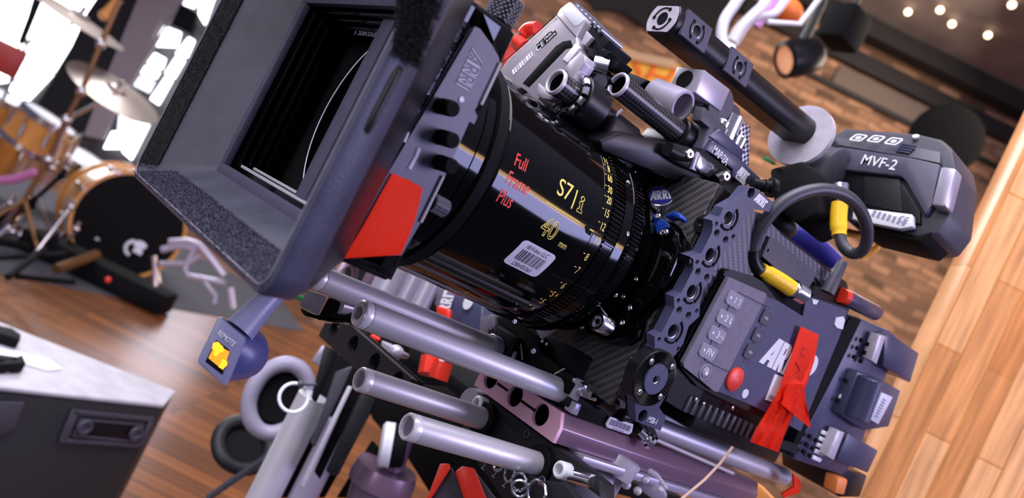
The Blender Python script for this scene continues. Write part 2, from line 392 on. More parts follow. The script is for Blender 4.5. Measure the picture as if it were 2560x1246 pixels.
fuzz(b, lambda r: ((lambda t: (fx + .8 + 7 * t, y1 - 8 * t, r.uniform(fz0 + 8, fz1 - 8)))(r.random()), (-.3, -1, 0)), 3500, 1.6, 0.12, 5, 0.8)
o = build('flock_edge', b, M['flock_dark'], mbx, noclean=True); o['kind'] = 'stuff'  # unlit look of this edge put into the darker flock colour
b = MB()        # fuzzy pad folded over the near wall
pa = [pY(985, 122, 260), pY(1046, 160, 260), pY(1098, 0, 260), pY(1130, -60, 260), pY(1000, -60, 260), pY(1003, 60, 260)]
b.prism(pa, (0, 2.6, 0), .6)
def fp2(r):
    t = r.uniform(-.05, 1); s = r.uniform(-.08, 1.05); return pY(985 + 17 * t + s * (61 + 62 * t), 122 + 38 * s * (1 - t) - 182 * t, 260), (0, -1, 0)
fuzz(b, fp2, 5200, 2.2, 0.14, 6, 0.8)
o = build('flock_pad', b, M['flock_dark'], mbx, noclean=True); o['kind'] = 'stuff'
b = MB()        # lip frame around the window
def frame(mb, x0, x1, yo0, yo1, zo0, zo1, yi0, yi1, zi0, zi1):
    mb.box(x0, x1, yo0, yo1, zo0, zi0, .5); mb.box(x0, x1, yo0, yo1, zi1, zo1, .5); mb.box(x0, x1, yo0, yi0, zi0, zi1, .5); mb.box(x0, x1, yi1, yo1, zi0, zi1, .5)
frame(b, 151, 155, 299, 468, -22.5, 93.5, 303, 461, -16.5, 86.5)
build('window_frame', b, M['panel'], mbx, label='grey lip around the filter opening')
b = MB()
for x, d in ((157, 0), (161, 2), (165, 4), (169.5, 3)):
    frame(b, x, x + 1.6, 299, 466, -22, 93, 306 + d, 456 - d * 1.6, -14 + d * .6, 84 - d)
b.box(155, 176, 297, 299, -22, 93); b.box(155, 176, 463, 465, -22, 93); b.box(155, 176, 299, 464, -24, -21); b.box(155, 176, 299, 464, 91, 94)
build('filter_tray', b, M['gloss_black'], mbx)
b = MB(); b.box(158.5, 160.5, 306, 456, -14.6, -12.6, .4); b.box(164, 166, 310, 452, -12.4, -10.8, .4)
build('tray_rail', b, M['steel'], mbx, label='bright metal rail under the filters')
b = MB(); b.box(158.6, 160.2, 358, 371, -14, 84, .4)
build('grey_strip', b, M['panel'], mbx)  # upright grey bar inside the filter opening, its place assumed
b = MB()
b.text('HOLLYWOOD BLACK MAGIC  1/', 2.4, planemap((166.0, 389, 78.4), (0, 1, 0), (0, 0, 1)), 'CENTER', 0.05, ws=1.0)
build('filter_lettering', b, M['grey_ink'], mbx, label='mirrored engraving on the filter edge')
b = MB(); b.box(163, 165, 306, 456, -14, 84)
gl = mat('filter_glass', (1, 1, 1), 0.02); pb(gl).inputs['Transmission Weight'].default_value = 1.0; pb(gl).inputs['IOR'].default_value = 1.02; pb(gl).inputs['Specular IOR Level'].default_value = 0.25
# filter stage housing with the near grey cover
b = MB()
ol = [(157, -26), (181.5, -22), (182.5, 20), (182.5, 56), (186.5, 58), (184.5, 78), (181, 84), (164, 95), (160, 94)]
b.prism([(x, 297, z) for x, z in ol], (0, 3, 0), .8)
b.box(176, 184, 299, 466, 88, 94, 1.5); b.box(176, 184, 299, 466, -25, -20, 1.5); b.box(160, 184, 462, 468, -24, 93, 1.5); b.box(158, 184, 300, 466, 91, 95, 1); b.box(158, 185, 298, 345, 84, 96, 2.5);  b.box(158, 184, 300, 466, -27, -24, 1)
b.plate([(300, -26), (466, -26), (466, 95), (300, 95)], [circ(381, 35.5, 58.6, 64)], 2, lambda u, v, w_: Vector((184.5 + w_, u, v)))
build('filter_stage', b, M['black_soft'], mbx)
b = MB()
ol = [(pY(q[0], q[1], 296).x, pY(q[0], q[1], 296).z) for q in ((1184, 66), (1060, 276), (968, 430), (876, 604), (856, 640), (1001, 637), (1050, 553), (1110, 438), (1170, 303), (1182, 310), (1190, 291), (1183, 275), (1246, 168), (1243, 142), (1226, 112), (1197, 72))]
b.plate(ol, [], 2.2, sidemap(0, 295.9, 0), .35)
build('side_cover', b, M['panel'], mbx, label='grey side cover with engraved name')
b = MB(); q0 = pY(1176, 70, 294.6); q1 = pY(960, 436, 294.6); b.tube([q0, q1], .22, 6)
build('seam', b, M['ink'], mbx)
b = MB(); mp = planemap(pY(1186, 132, 294.6), (0, 0, -1), (1, 0, 0))
f0 = pY(1189, 128, 294.6); f1 = pY(1148, 233, 294.6)
hh = 7.6
mark(b, hh, planemap((f0.x - hh * .45 + 1.2, 294.55, f0.z), (.045, 0, -1), (1, 0, .045)), outline=.2, ws=.98, dot=False)
q = pY(1154, 249, 294.5); b.lathe([(0, 1.3), (.25, 1.2), (.25, 0)], q, (0, -1, 0), 16)
build('engraved_name', b, M['label'], mbx, label='engraved maker name in pale outline')
for k, (bx, tx) in enumerate((((1096, 265), (1131, 270)), ((1096, 342), (1133, 346)), ((1094, 405), (1131, 415)))):
    p = pY(*bx, 296); t = pY(*tx, 283); b = MB(); d = (t - p)
    b.lathe([(0, 4.6), (.8, 3.5)] + [(2, 3.35), (10, 3.3), (d.length - .4, 3.3), (d.length, 2.9), (d.length, 0)], p, (-.04, -1, 0), 28)
    for a in range(20):
        an = a * math.pi / 10; b.box(p.x - .5 + 3.3 * math.cos(an) - .12, p.x - .5 + 3.3 * math.cos(an) + .12, p.y - 11.5, p.y - 3, p.z + 3.3 * math.sin(an) - .12, p.z + 3.3 * math.sin(an) + .12)
    build('release_button', b, M['black_soft'], mbx)
b = MB()        # bright edge guides and paint chips
for a, c in (((1252, 158), (1203, 262)), ((1108, 441), (1052, 556))):
    p = pY(*a, 294); q = pY(*c, 294); b.tube([p, q], .75, 8)
build('edge_guide', b, M['steel'], mbx, label='worn bare metal edge guides')
b = MB()
for pl, w_ in ((((1047, 370), (1040, 390), (1030, 408), (1022, 422)), 1.0), (((1019, 330), (1014, 344), (1010, 355)), .8)):
    q_ = [pY(x, y, 294.8) for x, y in pl]; b.tube([q_[0]] + q_ + [q_[-1]], [.2] + [w_] * len(q_) + [.2], 8)
build('scuff_mark', b, M['label'], mbx, label='pale scuffs in the paint')
b = MB(); p = pY(1095, 513, 306); b.cyl((p.x - 4, 306, p.z), (p.x + 5, 306, p.z), 4.0, 24, ch=.6)
for a in range(16):
    an = a * math.pi / 8; b.box(p.x - 3.5, p.x + 4.4, 306 + 4 * math.cos(an) - .2, 306 + 4 * math.cos(an) + .2, p.z + 4 * math.sin(an) - .2, p.z + 4 * math.sin(an) + .2)
build('lock_screw', b, M['dark_grey'], mbx)
b = MB()
def seal(r):
    t = r.random(); q = q0.lerp(q1 + (q1 - q0) * .62, t); return (q.x - 3.8 + r.uniform(-2.6, 1.4), 292.5 + r.uniform(-1, 2), q.z), (-.2, -1, 0)
fuzz(b, seal, 6500, 1.7, .14, 9, .9)
o = build('fibre_seal', b, M['flock_dark'], mbx, noclean=True); o['kind'] = 'stuff'
# knurled thumb screw on top
b = MB(); a = pY(1237, 78, 326); c = pY(1258, 8, 326)
p = Vector((a.x, 326, a.z)); b.lathe([(0, 2), (2, 6.4), (3, 7.2), (15, 7.2), (16, 6.4), (16, 0)], (p.x - 1, 326, p.z + 1), (0.05, 0, 1), 36)
kb = MB()
for i in range(9):
    for a_ in range(18):
        an = (a_ + .5 * (i % 2)) * math.pi / 9; kb.ball((p.x - 1 + .05 * i + 7.2 * math.cos(an), 326 + 7.2 * math.sin(an), p.z + 5 + i * 1.4), .85, (1, 1, 1), 6)
ts = build('thumb_screw', b, M['black'], mbx); build('knurling', kb, M['mesh_metal'], ts)
b = MB(); b.cyl((p.x - 1, 326, p.z - 10), (p.x - 1, 326, p.z + 2), 3, 16); build('screw_shaft', b, M['black'], ts)

# red tape on the cover
b = MB(); pl = [(979, 434), (994, 438), (1008, 446), (1022, 449), (1036, 459), (1044, 461), (1056, 473), (1040, 540), (1022, 590), (1001, 637), (930, 642), (848, 647), (880, 610), (912, 556), (945, 495)]
vs = [pY(x, y, 294.2) for x, y in pl]; n = len(vs)
b.prism(vs, (0, -.35, 0), .1)
solo('tape_strip', b, M['tape'], 'bright red cloth tape strip stuck across the matte box side cover', 'tape')

# ================================================================ lens
lens = thing('cinema_lens', 'glossy black prime lens with yellow and red lettering and white barcode label', 'lens', (270, 381, -30))
b = MB()
b.lathe([(176, 0), (178, 40), (180, 55), (181, 57.2), (186, 57.5), (187, 60.0), (208.6, 60.3), (209, 59.9), (209.3, 60.4), (215.5, 60.6)], (0, *LC), (1, 0, 0), 128)
b.lathe([(222.5, 60.4), (224.2, 60.9), (224.6, 60.5), (225.2, 61.0), (299.5, 61.0), (299.8, 60.7), (300.1, 61.0), (308.5, 61.0), (309, 60.4)], (0, *LC), (1, 0, 0), 160)
build('barrel', b, M['gloss_black'], lens)
b = MB(); b.lathe([(180.0, 52), (180.2, 56.6), (181.0, 57.5), (181.6, 56.9)], (0, *LC), (1, 0, 0), 96)
build('front_rim', b, M['white'], lens, label='thin bright rim of the lens front')
b = MB(); b.lathe([(181, 55), (186, 48), (188, 46), (184, 25), (183, 0)], (0, *LC), (1, 0, 0), 64)
gg = mat('front_element_glass', (0.01, 0.01, 0.013), 0.03, spec=0.6)
build('front_element', b, gg, lens)
b = MB(); b.lathe([(215.6, 60.0), (216, 62.6), (222, 62.6), (222.4, 60.2)], (0, *LC), (1, 0, 0), 128)
build('clamp_ring', b, M['black_soft'], lens)
def gear(mb, x0, x1, r0, r1, n):
    for k in range(n):
        a0 = 2 * math.pi * k / n; da = 2 * math.pi / n
        pr = [(r0, -.30), (r1, -.16), (r1, .16), (r0, .30)]
        vs = []
        for x in (x0, x1):
            for r, t in pr:
                a = a0 + t * da; vs.append((x, LC[0] - r * math.cos(a), LC[1] + r * math.sin(a)))
        mb.raw(vs, [(0, 1, 2, 3), (7, 6, 5, 4), (0, 4, 5, 1), (1, 5, 6, 2), (2, 6, 7, 3), (3, 7, 4, 0)])
b = MB(); b.lathe([(309, 60.2), (309.2, 61.2), (318.2, 61.2), (318.6, 60.2)], (0, *LC), (1, 0, 0), 128); gear(b, 309.4, 317.8, 60.8, 62.3, 140)
build('focus_gear', b, M['gloss_black'], lens)
b = MB(); b.lathe([(318.6, 60), (319, 61.6), (325.6, 61.8), (326.0, 62.2), (326.6, 61.6), (329.5, 61)], (0, *LC), (1, 0, 0), 128)
build('focus_ring', b, M['gloss_black'], lens)
b = MB(); b.lathe([(329.5, 60), (330, 60.4), (337, 60.4), (337.4, 58)], (0, *LC), (1, 0, 0), 128); gear(b, 330.2, 336.8, 60.0, 61.8, 150)
build('iris_gear', b, M['gloss_black'], lens)
b = MB(); b.lathe([(337.4, 57), (339, 57), (343, 56.5), (343.4, 53), (346, 51.5), (350, 51), (350.8, 50.5), (351, 50), (362, 49.5), (362.5, 46), (368, 45)], (0, *LC), (1, 0, 0), 128)
build('rear_barrel', b, M['gloss_black'], lens)
b = MB()
for x, ang in ((325, 13), (344, -20), (345, -38), (350, -52), (322, 43)):
    a = math.radians(ang); d = Vector((0, -math.cos(a), math.sin(a))); screw(b, Vector((x, *LC)) + d * (61.6 if x < 330 else 58.2), d, 1.5, .8)
build('barrel_screw', b, M['chrome'], lens)
# lettering
b = MB()
for s, x, ang in (('Full', 236.5, 15.3), ('Frame', 239.2, 5.8), ('Plus', 236.2, -3.6)):
    b.text(s, 7.0, cylmap(x, ang, 61.16), 'CENTER', .04, ws=.64, sp=1.0, bold=.012)
build('red_lettering', b, M['red_print'], lens, label='red print reading Full Frame Plus')
b = MB()
b.text('S7', 9.4, cylmap(270.0, 15.2, 61.25), 'CENTER', .05, ws=.88, bold=.022)
f = cylmap(278.6, 13.9, 61.1); b.tube([f(-.3 + .1 * k, -5.4 + 2.2 * k, 0) for k in range(6)], .42, 6)
for pl in (circ(0, 3.6, 1.3, 16), [(-1.6, 1.6), (.9, 1.6), (.9, -2.7), (2.0, -2.7), (2.0, -4.2), (-1.9, -4.2), (-1.9, -2.7), (-.9, -2.7), (-.9, .2), (-1.6, .2)]):
    f = cylmap(284.3, 13.2, 61.1); b.tube([f(p[0], p[1], 0) for p in pl], .26, 6, True)
b.text('40', 10.2, cylmap(270.8, -5.8, 61.1), 'CENTER', .05, outline=.27, ws=.80)
b.text('mm', 3.9, cylmap(284.6, -9.2, 61.05), 'CENTER', .05, ws=.72)
f = cylmap(0, 5.0, 61.05); b.tube([f(260.2 + 27.6 * k / 6, 0, 0) for k in range(7)], .30, 6)
f = cylmap(0, 4.6, 61.05); b.tube([f(296.5, 0, 0.2), f(299.4, 0, .2)], .45, 6)
FT = (('11', 303.4, 48.8), ('8', 304.6, 43.8), ('60', 304.6, 37.2), ('30', 304.6, 30.2), ('20', 304.8, 24.0), ('15', 305.0, 16.8), ('12', 305.0, 9.2), ('10', 305.2, 1.5), ('8', 304.2, -8.8), ('7', 304.2, -17.2), ('6', 304.2, -28.4), ('5', 303.6, -36), ('6', 306.4, -35.2), ('5', 303.8, -43.4), ('6', 305.4, -51.5))
for i, (s, x, a) in enumerate(FT):
    b.text(s, 2.7 if i == 12 else (3.5 if i == 14 else 4.6), cylmap(x, a, 61.05), 'CENTER', .04, ws=.64, bold=.018)
    if i not in (0, 12): f = cylmap(0, a + 1.4, 61.05); b.tube([f(300.3, 0, 0), f(301.9, 0, 0)], .22, 6)
b.text('4', 3.0, cylmap(267.7, -67, 61.05), 'CENTER', .04, shear=.2)
b.text('6', 2.6, cylmap(300, -60, 61.05), 'CENTER', .04)
build('yellow_lettering', b, M['yellow'], lens, label='yellow print with focal length and distance scale')
b = MB(); f = cylmap(295.6, 4.6, 61.05)
b.plate([(-3.4, 0), (-1, 2.6), (3.2, 3.0), (3.2, -3.0), (-1, -2.6)], [], .02, lambda u, v, w_: f(u, v, w_ * 3 + .02))
build('index_mark', b, M['black_soft'], lens)
b = MB(); f = cylmap(272.3, -23.6, 61.05)
def skew(u, v, w_): return f(u + v * .10, v, w_ + .05)
rows = []
for k in range(25):
    v = -8.6 + 17.2 * k / 24; e = max(0.0, abs(v) - 6.0); hwid = 12.8 - (2.6 - math.sqrt(max(0.0, 2.6 ** 2 - e * e)))
    rows.append([b.bm.verts.new(skew(-hwid + 2 * hwid * j / 8, v, 0)) for j in range(9)])
for r0_, r1_ in zip(rows, rows[1:]):
    for j in range(8): b.bm.faces.new((r0_[j], r0_[j + 1], r1_[j + 1], r1_[j]))
lb = build('asset_label', b, M['label'], lens, label='white rounded asset label with black barcode')
b = MB(); f2 = lambda u, v, w_: f(u + v * .10, v, w_ + .12)
b.text('dbVideo LLC', 2.7, lambda u, v, w_: f2(u, v + 5.7, w_), 'CENTER', .02, ws=.80)
b.text('DBV05361', 2.7, lambda u, v, w_: f2(u, v - 6.3, w_), 'CENTER', .02, ws=.86)
x = -9.0; r = random.Random(11)
while x < 9:
    ww = r.choice((.28, .3, .55, .8)); b.raw([f2(x, -3.6, .02), f2(x + ww, -3.6, .02), f2(x + ww, 0, .02), f2(x + ww, 3.4, .02), f2(x, 3.4, .02), f2(x, 0, .02)], [(0, 1, 2, 3, 4, 5)]); x += ww + r.choice((.3, .35, .6))
build('label_print', b, M['ink'], lb)

# ================================================================ camera body
cam_b = thing('cinema_camera', 'boxy grey and carbon digital cinema camera body with keypad side', 'camera', (470, 381, -26))
b = MB()
ol = [(372, -22), (560, -22), (560, 96), (545, 104), (372, 103.5)]
b.prism([(x, 314, z) for x, z in ol], (0, 134, 0), 2); b.box(455, 572, 318, 440, -40.5, -20, 2)
build('body_shell', b, M['black'], cam_b)
b = MB(); b.box(370.5, 373, 316, 446, -44, 104, 1); build('front_panel', b, M['carbon_front'], cam_b, label='carbon weave front plate')
b = MB()
ol = [(pY(x, y, 312).x, pY(x, y, 312).z) for x, y in ((1905, 535), (1955, 590), (2085, 690), (2060, 720), (1930, 655), (1900, 640), (1880, 690), (1800, 670), (1690, 900), (1640, 900), (1780, 600), (1860, 520))]
b.plate(ol, [], 2.5, sidemap(0, 312.5, 0), .4)
build('side_weave', b, M['carbon_side'], cam_b, label='carbon weave side plate')
b = MB()        # flat grey upper side with a screw hole
ol = [(pY(x, y, 310).x, pY(x, y, 310).z) for x, y in ((1903, 640), (1922, 592), (1938, 598), (2062, 704), (2052, 716), (2036, 690), (2010, 735))]
b.plate(ol, [circ(pY(1917, 626, 310).x, pY(1917, 626, 310).z, 1.2, 12)], 2, sidemap(0, 310, 0), .3)
build('top_side_plate', b, M['dark_grey'], cam_b)
# main side cover: outer frame, keypad, right-hand panel
P2 = lambda pts, y: [(pY(x, z, y).x, pY(x, z, y).z) for x, z in pts]
b = MB(); b.plate(P2(((1808, 678), (1822, 674), (1880, 690), (1932, 722), (2006, 778), (2010, 735), (2120, 770), (2090, 830), (2000, 1075), (1900, 1043), (1800, 995), (1740, 965), (1700, 920), (1690, 890)), 309), [], 4, sidemap(0, 309.5, 0), .6)
build('side_cover', b, M['black'], cam_b)
b = MB(); b.plate(P2(((1908, 738), (1942, 752), (2004, 790), (2013, 738), (2115, 775), (2098, 835), (1998, 1078), (1940, 1046), (1880, 1014), (1788, 976)), 306.5), [], 2.0, sidemap(0, 306.4, 0), .5)
build('control_panel', b, M['body'], cam_b)
b = MB(); b.plate(P2(((1817, 691), (1908, 731), (1911, 738), (1789, 978), (1780, 976), (1704, 915), (1703, 905)), 305.5), [], 3, sidemap(0, 305, 0), .8)
kp = build('keypad', b, M['keypad'], cam_b, label='pale grey keypad panel')
b = MB(); lm = sidemap(0, 303.4, 0)
def line(mb, pts, w=.25, y=303.3): mb.tube([pY(px, py, y) for px, py in pts], w, 6)
line(b, ((1838, 737), (1846, 731), (1925, 771))); line(b, ((1760, 893), (1763, 903), (1822, 930)))
for a, c in (((1822, 765), (1818, 778)), ((1802, 808), (1796, 822)), ((1780, 851), (1775, 865))): line(b, (a, c), .3)
build('keypad_line', b, M['ink'], kp)
for s, (px, py) in (('1\u2191', (1835, 750)), ('2\u2193', (1812, 796)), ('3\u2192', (1791, 837)), ('FN', (1769, 880))):
    c = pY(px, py, 303.3); b = MB(); b.plate(rrect(-8.2, 8.2, -4.4, 4.4, 2.6), [], 2, planemap((c.x, 303.3, c.z), (1, 0, 0.0), (0, 0, 1)), .5)
    k = build('key', b, M['key'], kp)
    b = MB(); f = sidemap(c.x, 302.2, c.z); b.plate(circ(-5, 0, .9, 12), [], .1, f)
    b.text(s[0] if s != 'FN' else 'FN', 4.2, lambda u, v, w_, f=f: f(u + (.4 if s != 'FN' else 1.4), v, w_), 'CENTER', .05, bold=.01)
    if s != 'FN':
        A = {'1': ((5, -2.2), (5, 2.2), (3.6, .8), (5, 2.2), (6.4, .8)), '2': ((5, 2.2), (5, -2.2), (3.6, -.8), (5, -2.2), (6.4, -.8)), '3': ((2.8, 0), (7, 0), (5.6, 1.4), (7, 0), (5.6, -1.4))}[s[0]]
        for p, q_ in zip(A, A[1:]): b.tube([f(p[0], p[1], .05), f(q_[0], q_[1], .05)], .22, 6)
    build('key_print', b, M['white'], k)
for px, py in ((1913, 795), (1893, 838), (1873, 880)):
    c = pY(px, py, 305.2); b = MB(); b.plate(rrect(-5.2, 5.2, -4.6, 4.6, 1.6), [], 1.6, sidemap(c.x, 305, c.z), .4)
    k = build('small_key', b, M['dark_grey'], cam_b)
    b = MB(); b.plate(rrect(-2.2, 2.2, -.9, .9, .3), [], .1, sidemap(c.x, 304.1, c.z)); build('key_print', b, M['grey_ink'], k)
b = MB()
for a, c in (((1912, 770), (1914, 780)), ((1907, 812), (1900, 826)), ((1887, 855), (1880, 868)), ((1866, 897), (1854, 920))): line(b, (a, c), .35, 305.1)
build('panel_line', b, M['keypad'], cam_b)
b = MB(); c = pY(1762, 930, 303.4); b.lathe([(0, 5.6), (1.2, 5.4), (1.2, 4.6), (.5, 4.4), (.5, 3.8), (1.5, 3.6), (1.8, 3.0), (1.8, 0)], (c.x, 303.6, c.z), (0, -1, 0), 28)
lkk = build('lock_button', b, M['key'], kp)
b = MB(); f = sidemap(c.x, 301.6, c.z); b.plate(rrect(-1.3, 1.3, -1.6, .4, .2), [], .12, f); b.tube([f(-.8, .4, 0), f(-.8, 1.3, 0), f(0, 1.8, 0), f(.8, 1.3, 0), f(.8, .4, 0)], .2, 6); build('lock_symbol', b, M['white'], lkk)
b = MB(); c = pY(1839, 950, 304); b.lathe([(0, 8.2), (1.6, 8.0), (2.2, 7.2), (2.4, 0)], (c.x, 305.4, c.z), (0, -1, 0), 36)
rc = build('record_button', b, M['rec'], cam_b, label='round red record button')
b = MB(); b.text('REC', 2.6, sidemap(c.x, 302.9, c.z), 'CENTER', .04, ws=.8); build('button_print', b, mat('pink_print', (.9, .25, .25), .5), rc)
b = MB(); c = pY(1863, 985, 305.2); b.plate(circ(c.x, c.z, 3.2, 20), [], .5, sidemap(0, 305.2, 0)); build('status_dot', b, M['label'], cam_b)
b = MB(); c = pY(1898, 906, 305); mark(b, 20.5, planemap((c.x, 305.1, c.z), (1, 0, .01), (0, 0, 1)), .25, ws=1.12, dot=False)
c2 = pY(2029, 915, 305); b.plate(circ(c2.x, c2.z, 7.2, 24, 7.8), [], .5, sidemap(0, 305.2, 0))
build('name_lettering', b, M['white'], cam_b, label='large white block letter name')
b = MB(); c = pY(1928, 970, 305); b.plate(P2(((1938, 936), (1962, 945), (1950, 1012), (1914, 1000)), 305), [], .5, sidemap(0, 305.1, 0), .15)
ml = build('model_label', b, M['white'], cam_b)
b = MB(); c = pY(1931, 990, 304.6)
for k in range(5): b.box(c.x - 3 + k * 1.4, c.x - 2.3 + k * 1.4, 304.4, 304.75, c.z - 2.5, c.z + .2)
build('label_print', b, M['grey_ink'], ml)
b = MB(); b.plate(P2(((2090, 795), (2108, 792), (2112, 800), (2106, 824), (2092, 820), (2086, 812)), 305), [], .6, sidemap(0, 305, 0), .1)
b.plate(P2(((2030, 748), (2046, 752), (2040, 762), (2032, 760)), 305), [], .6, sidemap(0, 305, 0), .1); build('port_mark', b, M['white'], cam_b)
# recessed connector bay below the top plate
b = MB(); b.plate(P2(((1905, 705), (1925, 690), (1990, 700), (2030, 735), (2002, 788), (1940, 750)), 309), [], 1.2, sidemap(0, 307.6, 0), .3); build('connector_bay', b, M['black_soft'], cam_b)
# vent slots under the keypad
b = MB(); a = pY(1722, 1012, 309); c = pY(1890, 1085, 309)
for k in range(12):
    t = k / 11; p = a.lerp(c, t); b.box(p.x - 1.4, p.x + 1.2, 309, 312, p.z - 5.5, p.z + 5.5, .4)
build('vent_rib', b, M['dark_grey'], cam_b)
b = MB()
for px, py in ((1739, 999), (1830, 1020), (1758, 1010)): screw(b, pY(px, py, 309), (0, -1, 0), 1.6, 1)
for px, py in ((1656, 542), (1643, 540)): pass
build('side_screw', b, M['chrome'], cam_b)
b = MB(); b.plate(P2(((1690, 915), (1760, 960), (1740, 1010), (1900, 1083), (1990, 1110), (1990, 1135), (1820, 1075), (1700, 1025), (1660, 1000)), 312), [], 3, sidemap(0, 312, 0), .4); build('lower_cover', b, M['black'], cam_b)
# badge on the front plate
b = MB(); c = pX(1650, 491, 368); b.lathe([(-6, 11), (0, 9.0), (1.0, 9.0), (1.3, 8.5), (1.1, 7.8), (.8, 7.4), (.8, 0)], c, (-.774, -.342, .467), 40)
bd = build('badge', b, M['chrome'], cam_b, label='round silver and blue name badge')
BN = Vector((-.774, -.342, .467)).normalized(); BU = Vector((.694, -.567, .444)); BU = (BU - BN * BU.dot(BN)).normalized(); BV = BN.cross(BU)
b = MB(); b.lathe([(.9, 7.4), (1.0, 7.4), (1.0, 0)], c, BN, 36); build('badge_field', b, M['blue_badge'], bd)
b = MB(); mark(b, 7.8, planemap(c + BN * 1.15 - BU * 6.7 - BV * 3.9, BU, BV), .1, ws=.78, dot=False); build('badge_name', b, M['white'], bd)
# lens mount, lever
b = MB()
b.lathe([(350, 50), (351, 55.5), (355, 55.5), (355.5, 51), (360, 50), (360.4, 48), (371, 48)], (0, *LC), (1, 0, 0), 96)
hid = ((1500, 830), (1450, 790), (1440, 720), (1560, 560), (1640, 545))
b.prism([pX(x, y, 360) for x, y in ((1668, 556), (1688, 578), (1694, 612), (1693, 645), (1672, 690), (1642, 728), (1602, 772), (1562, 806)) + hid], (5, 0, 0), .7)
b.prism([pX(x, y, 366.5) for x, y in ((1684, 556), (1706, 574), (1717, 604), (1718, 638), (1702, 678), (1662, 738), (1612, 792), (1604, 822), (1596, 846), (1570, 862), (1530, 862), (1490, 850), (1440, 812)) + hid[1:]], (4, 0, 0), .7)
build('lens_mount', b, M['gloss_black'], cam_b)
b = MB()
a = pX(1672, 585, 356)
pts = [pX(x, y, 356.5) for x, y in ((1617, 525), (1630, 533), (1650, 545), (1664, 552), (1668, 566), (1650, 580), (1640, 584), (1637, 570), (1629, 548))]
b.prism(pts, (4.5, 0, 0), .8)
pts = [pX(x, y, 352.5) for x, y in ((1660, 536), (1688, 526), (1698, 532), (1703, 546), (1692, 546), (1680, 540), (1662, 544))]
b.prism(pts, (8, 0, 0), 1.2)
build('mount_lever', b, M['blue_lever'], cam_b, label='blue locking lever of the lens mount')
b = MB()
for x, y in ((1619, 508), (1646, 542), (1655, 584), (1665, 582)): screw(b, pX(x, y, 356), (-1, 0, 0), 2.0, 1.4)
p = pX(1660, 634, 356); b.cyl(p, p + Vector((9, 0, -1)), 1.8, 16)
p = pX(1619, 508, 356); b.cyl(p, p + Vector((10, -1, -1)), 1.8, 16)
for x, y in ((1752, 559), (1584, 898)): screw(b, pX(x, y, 369.5), (-1, 0, 0), 2.4, 1.6)
for x, y in ((1590, 699), (1577, 678), (1558, 742), (1557, 807), (1575, 770), (1466, 742)): screw(b, pX(x, y, 352), (-1, 0, 0), 1.7, 1)
build('mount_screw', b, M['chrome'], cam_b)
b = MB(); p = pX(1752, 559, 368.5); b.lathe([(0, 5.4), (1, 5.6), (1.2, 0)], p + Vector((1.5, 0, 0)), (-1, 0, 0), 24); build('screw_recess', b, M['black_soft'], cam_b)
b = MB(); c = pX(1492, 804, 340); b.lathe([(0, 5.8), (9, 5.8), (10, 5.2), (10, 3.6), (7, 3.4), (7, 2.0), (9.5, 1.8), (9.5, 0)], c + Vector((10, 0, 0)), (-1, 0, 0), 28)
build('contact_knob', b, M['chrome'], cam_b, label='round bright connector by the lens mount')
b = MB(); p = pX(1502, 770, 345); q = pX(1528, 806, 345); b.tube([p, q], .5, 8); build('contact_edge', b, M['steel'], cam_b)
# rear: recorder plate, two battery blocks
b = MB(); b.box(560, 568, 318, 440, -18, 88, 1); build('rear_neck', b, M['black_soft'], cam_b)
def X2(pts, x): return [pX(px, py, x) for px, py in pts]
def Y2(pts, y): return [pY(px, py, y) for px, py in pts]
# ================================================================ rear power plate with its battery blocks
rp = thing('power_plate', 'blue grey battery plate with white lettering behind the camera body', 'battery plate', (630, 381, -20))
b = MB(); b.prism(Y2(((2150, 796), (2226, 828), (2250, 850), (2140, 1150), (2108, 1190), (1985, 1150), (1990, 1120), (2090, 925)), 314), (0, 110, 0), 1.5); build('plate_body', b, M['body'], rp)
b = MB(); b.prism(Y2(((2128, 792), (2154, 800), (2092, 928), (1992, 1122), (1970, 1138), (1996, 1080), (2096, 840)), 312.2), (0, 1.5, 0), .2); build('gap_shadow_strip', b, M['black_soft'], rp)  # black strip added for the shaded gap between body and plate
def yblock(name, pts, y, dep, m, par, bev=1.0, label=None):
    b = MB(); b.prism(Y2(pts, y), (0, dep, 0), bev); return build(name, b, m, par, label)
yblock('power_block', ((2212, 842), (2228, 836), (2298, 884), (2276, 958), (2208, 916)), 306, 40, M['blue_plate'], rp)
yblock('power_block', ((2146, 930), (2200, 948), (2252, 978), (2222, 1068), (2160, 1078), (2104, 1040)), 306, 40, M['blue_plate'], rp)
yblock('power_block', ((2122, 1084), (2196, 1128), (2170, 1184), (2092, 1152)), 306, 40, M['blue_plate'], rp)
for pts in (((2200, 838), (2214, 843), (2192, 912), (2178, 902)), ((2096, 1078), (2112, 1082), (2085, 1152), (2068, 1142))):
    yblock('contact_strip', pts, 304, 8, M['grey_alu'], rp, .6)
b = MB(); b.cyl(pY(2178, 945, 301), pY(2142, 1046, 301), 9.5, 32, ch=1); build('rounded_latch', b, M['blue_plate'], rp)
yblock('asset_label', ((2205, 982), (2232, 994), (2196, 1062), (2176, 1050)), 303.5, 1, M['label'], rp, .2, 'white label on the middle block')
b = MB()
for k in range(7): t = k / 7; a = pY(2211, 1000, 303).lerp(pY(2188, 1048, 303), t); b.box(a.x - 2.2, a.x + 3, 302.9, 303.3, a.z - .5, a.z + .4)
build('label_print', b, M['grey_ink'], rp)
b = MB()
for k in range(5):
    a = pY(2066, 1086, 312).lerp(pY(2042, 1148, 312), k / 4); b.box(a.x - 7, a.x + 7, 311.5, 313.6, a.z - 1.7, a.z + 1.7, .6)
for k in range(4):
    a = pY(2138, 938, 312).lerp(pY(2108, 995, 312), k / 3); b.box(a.x - 4.5, a.x + 4.5, 311.8, 313.6, a.z - 1.8, a.z + 1.8, .5)
build('white_lettering', b, M['white'], rp, label='rows of white letters, too blurred to read')
b = MB()
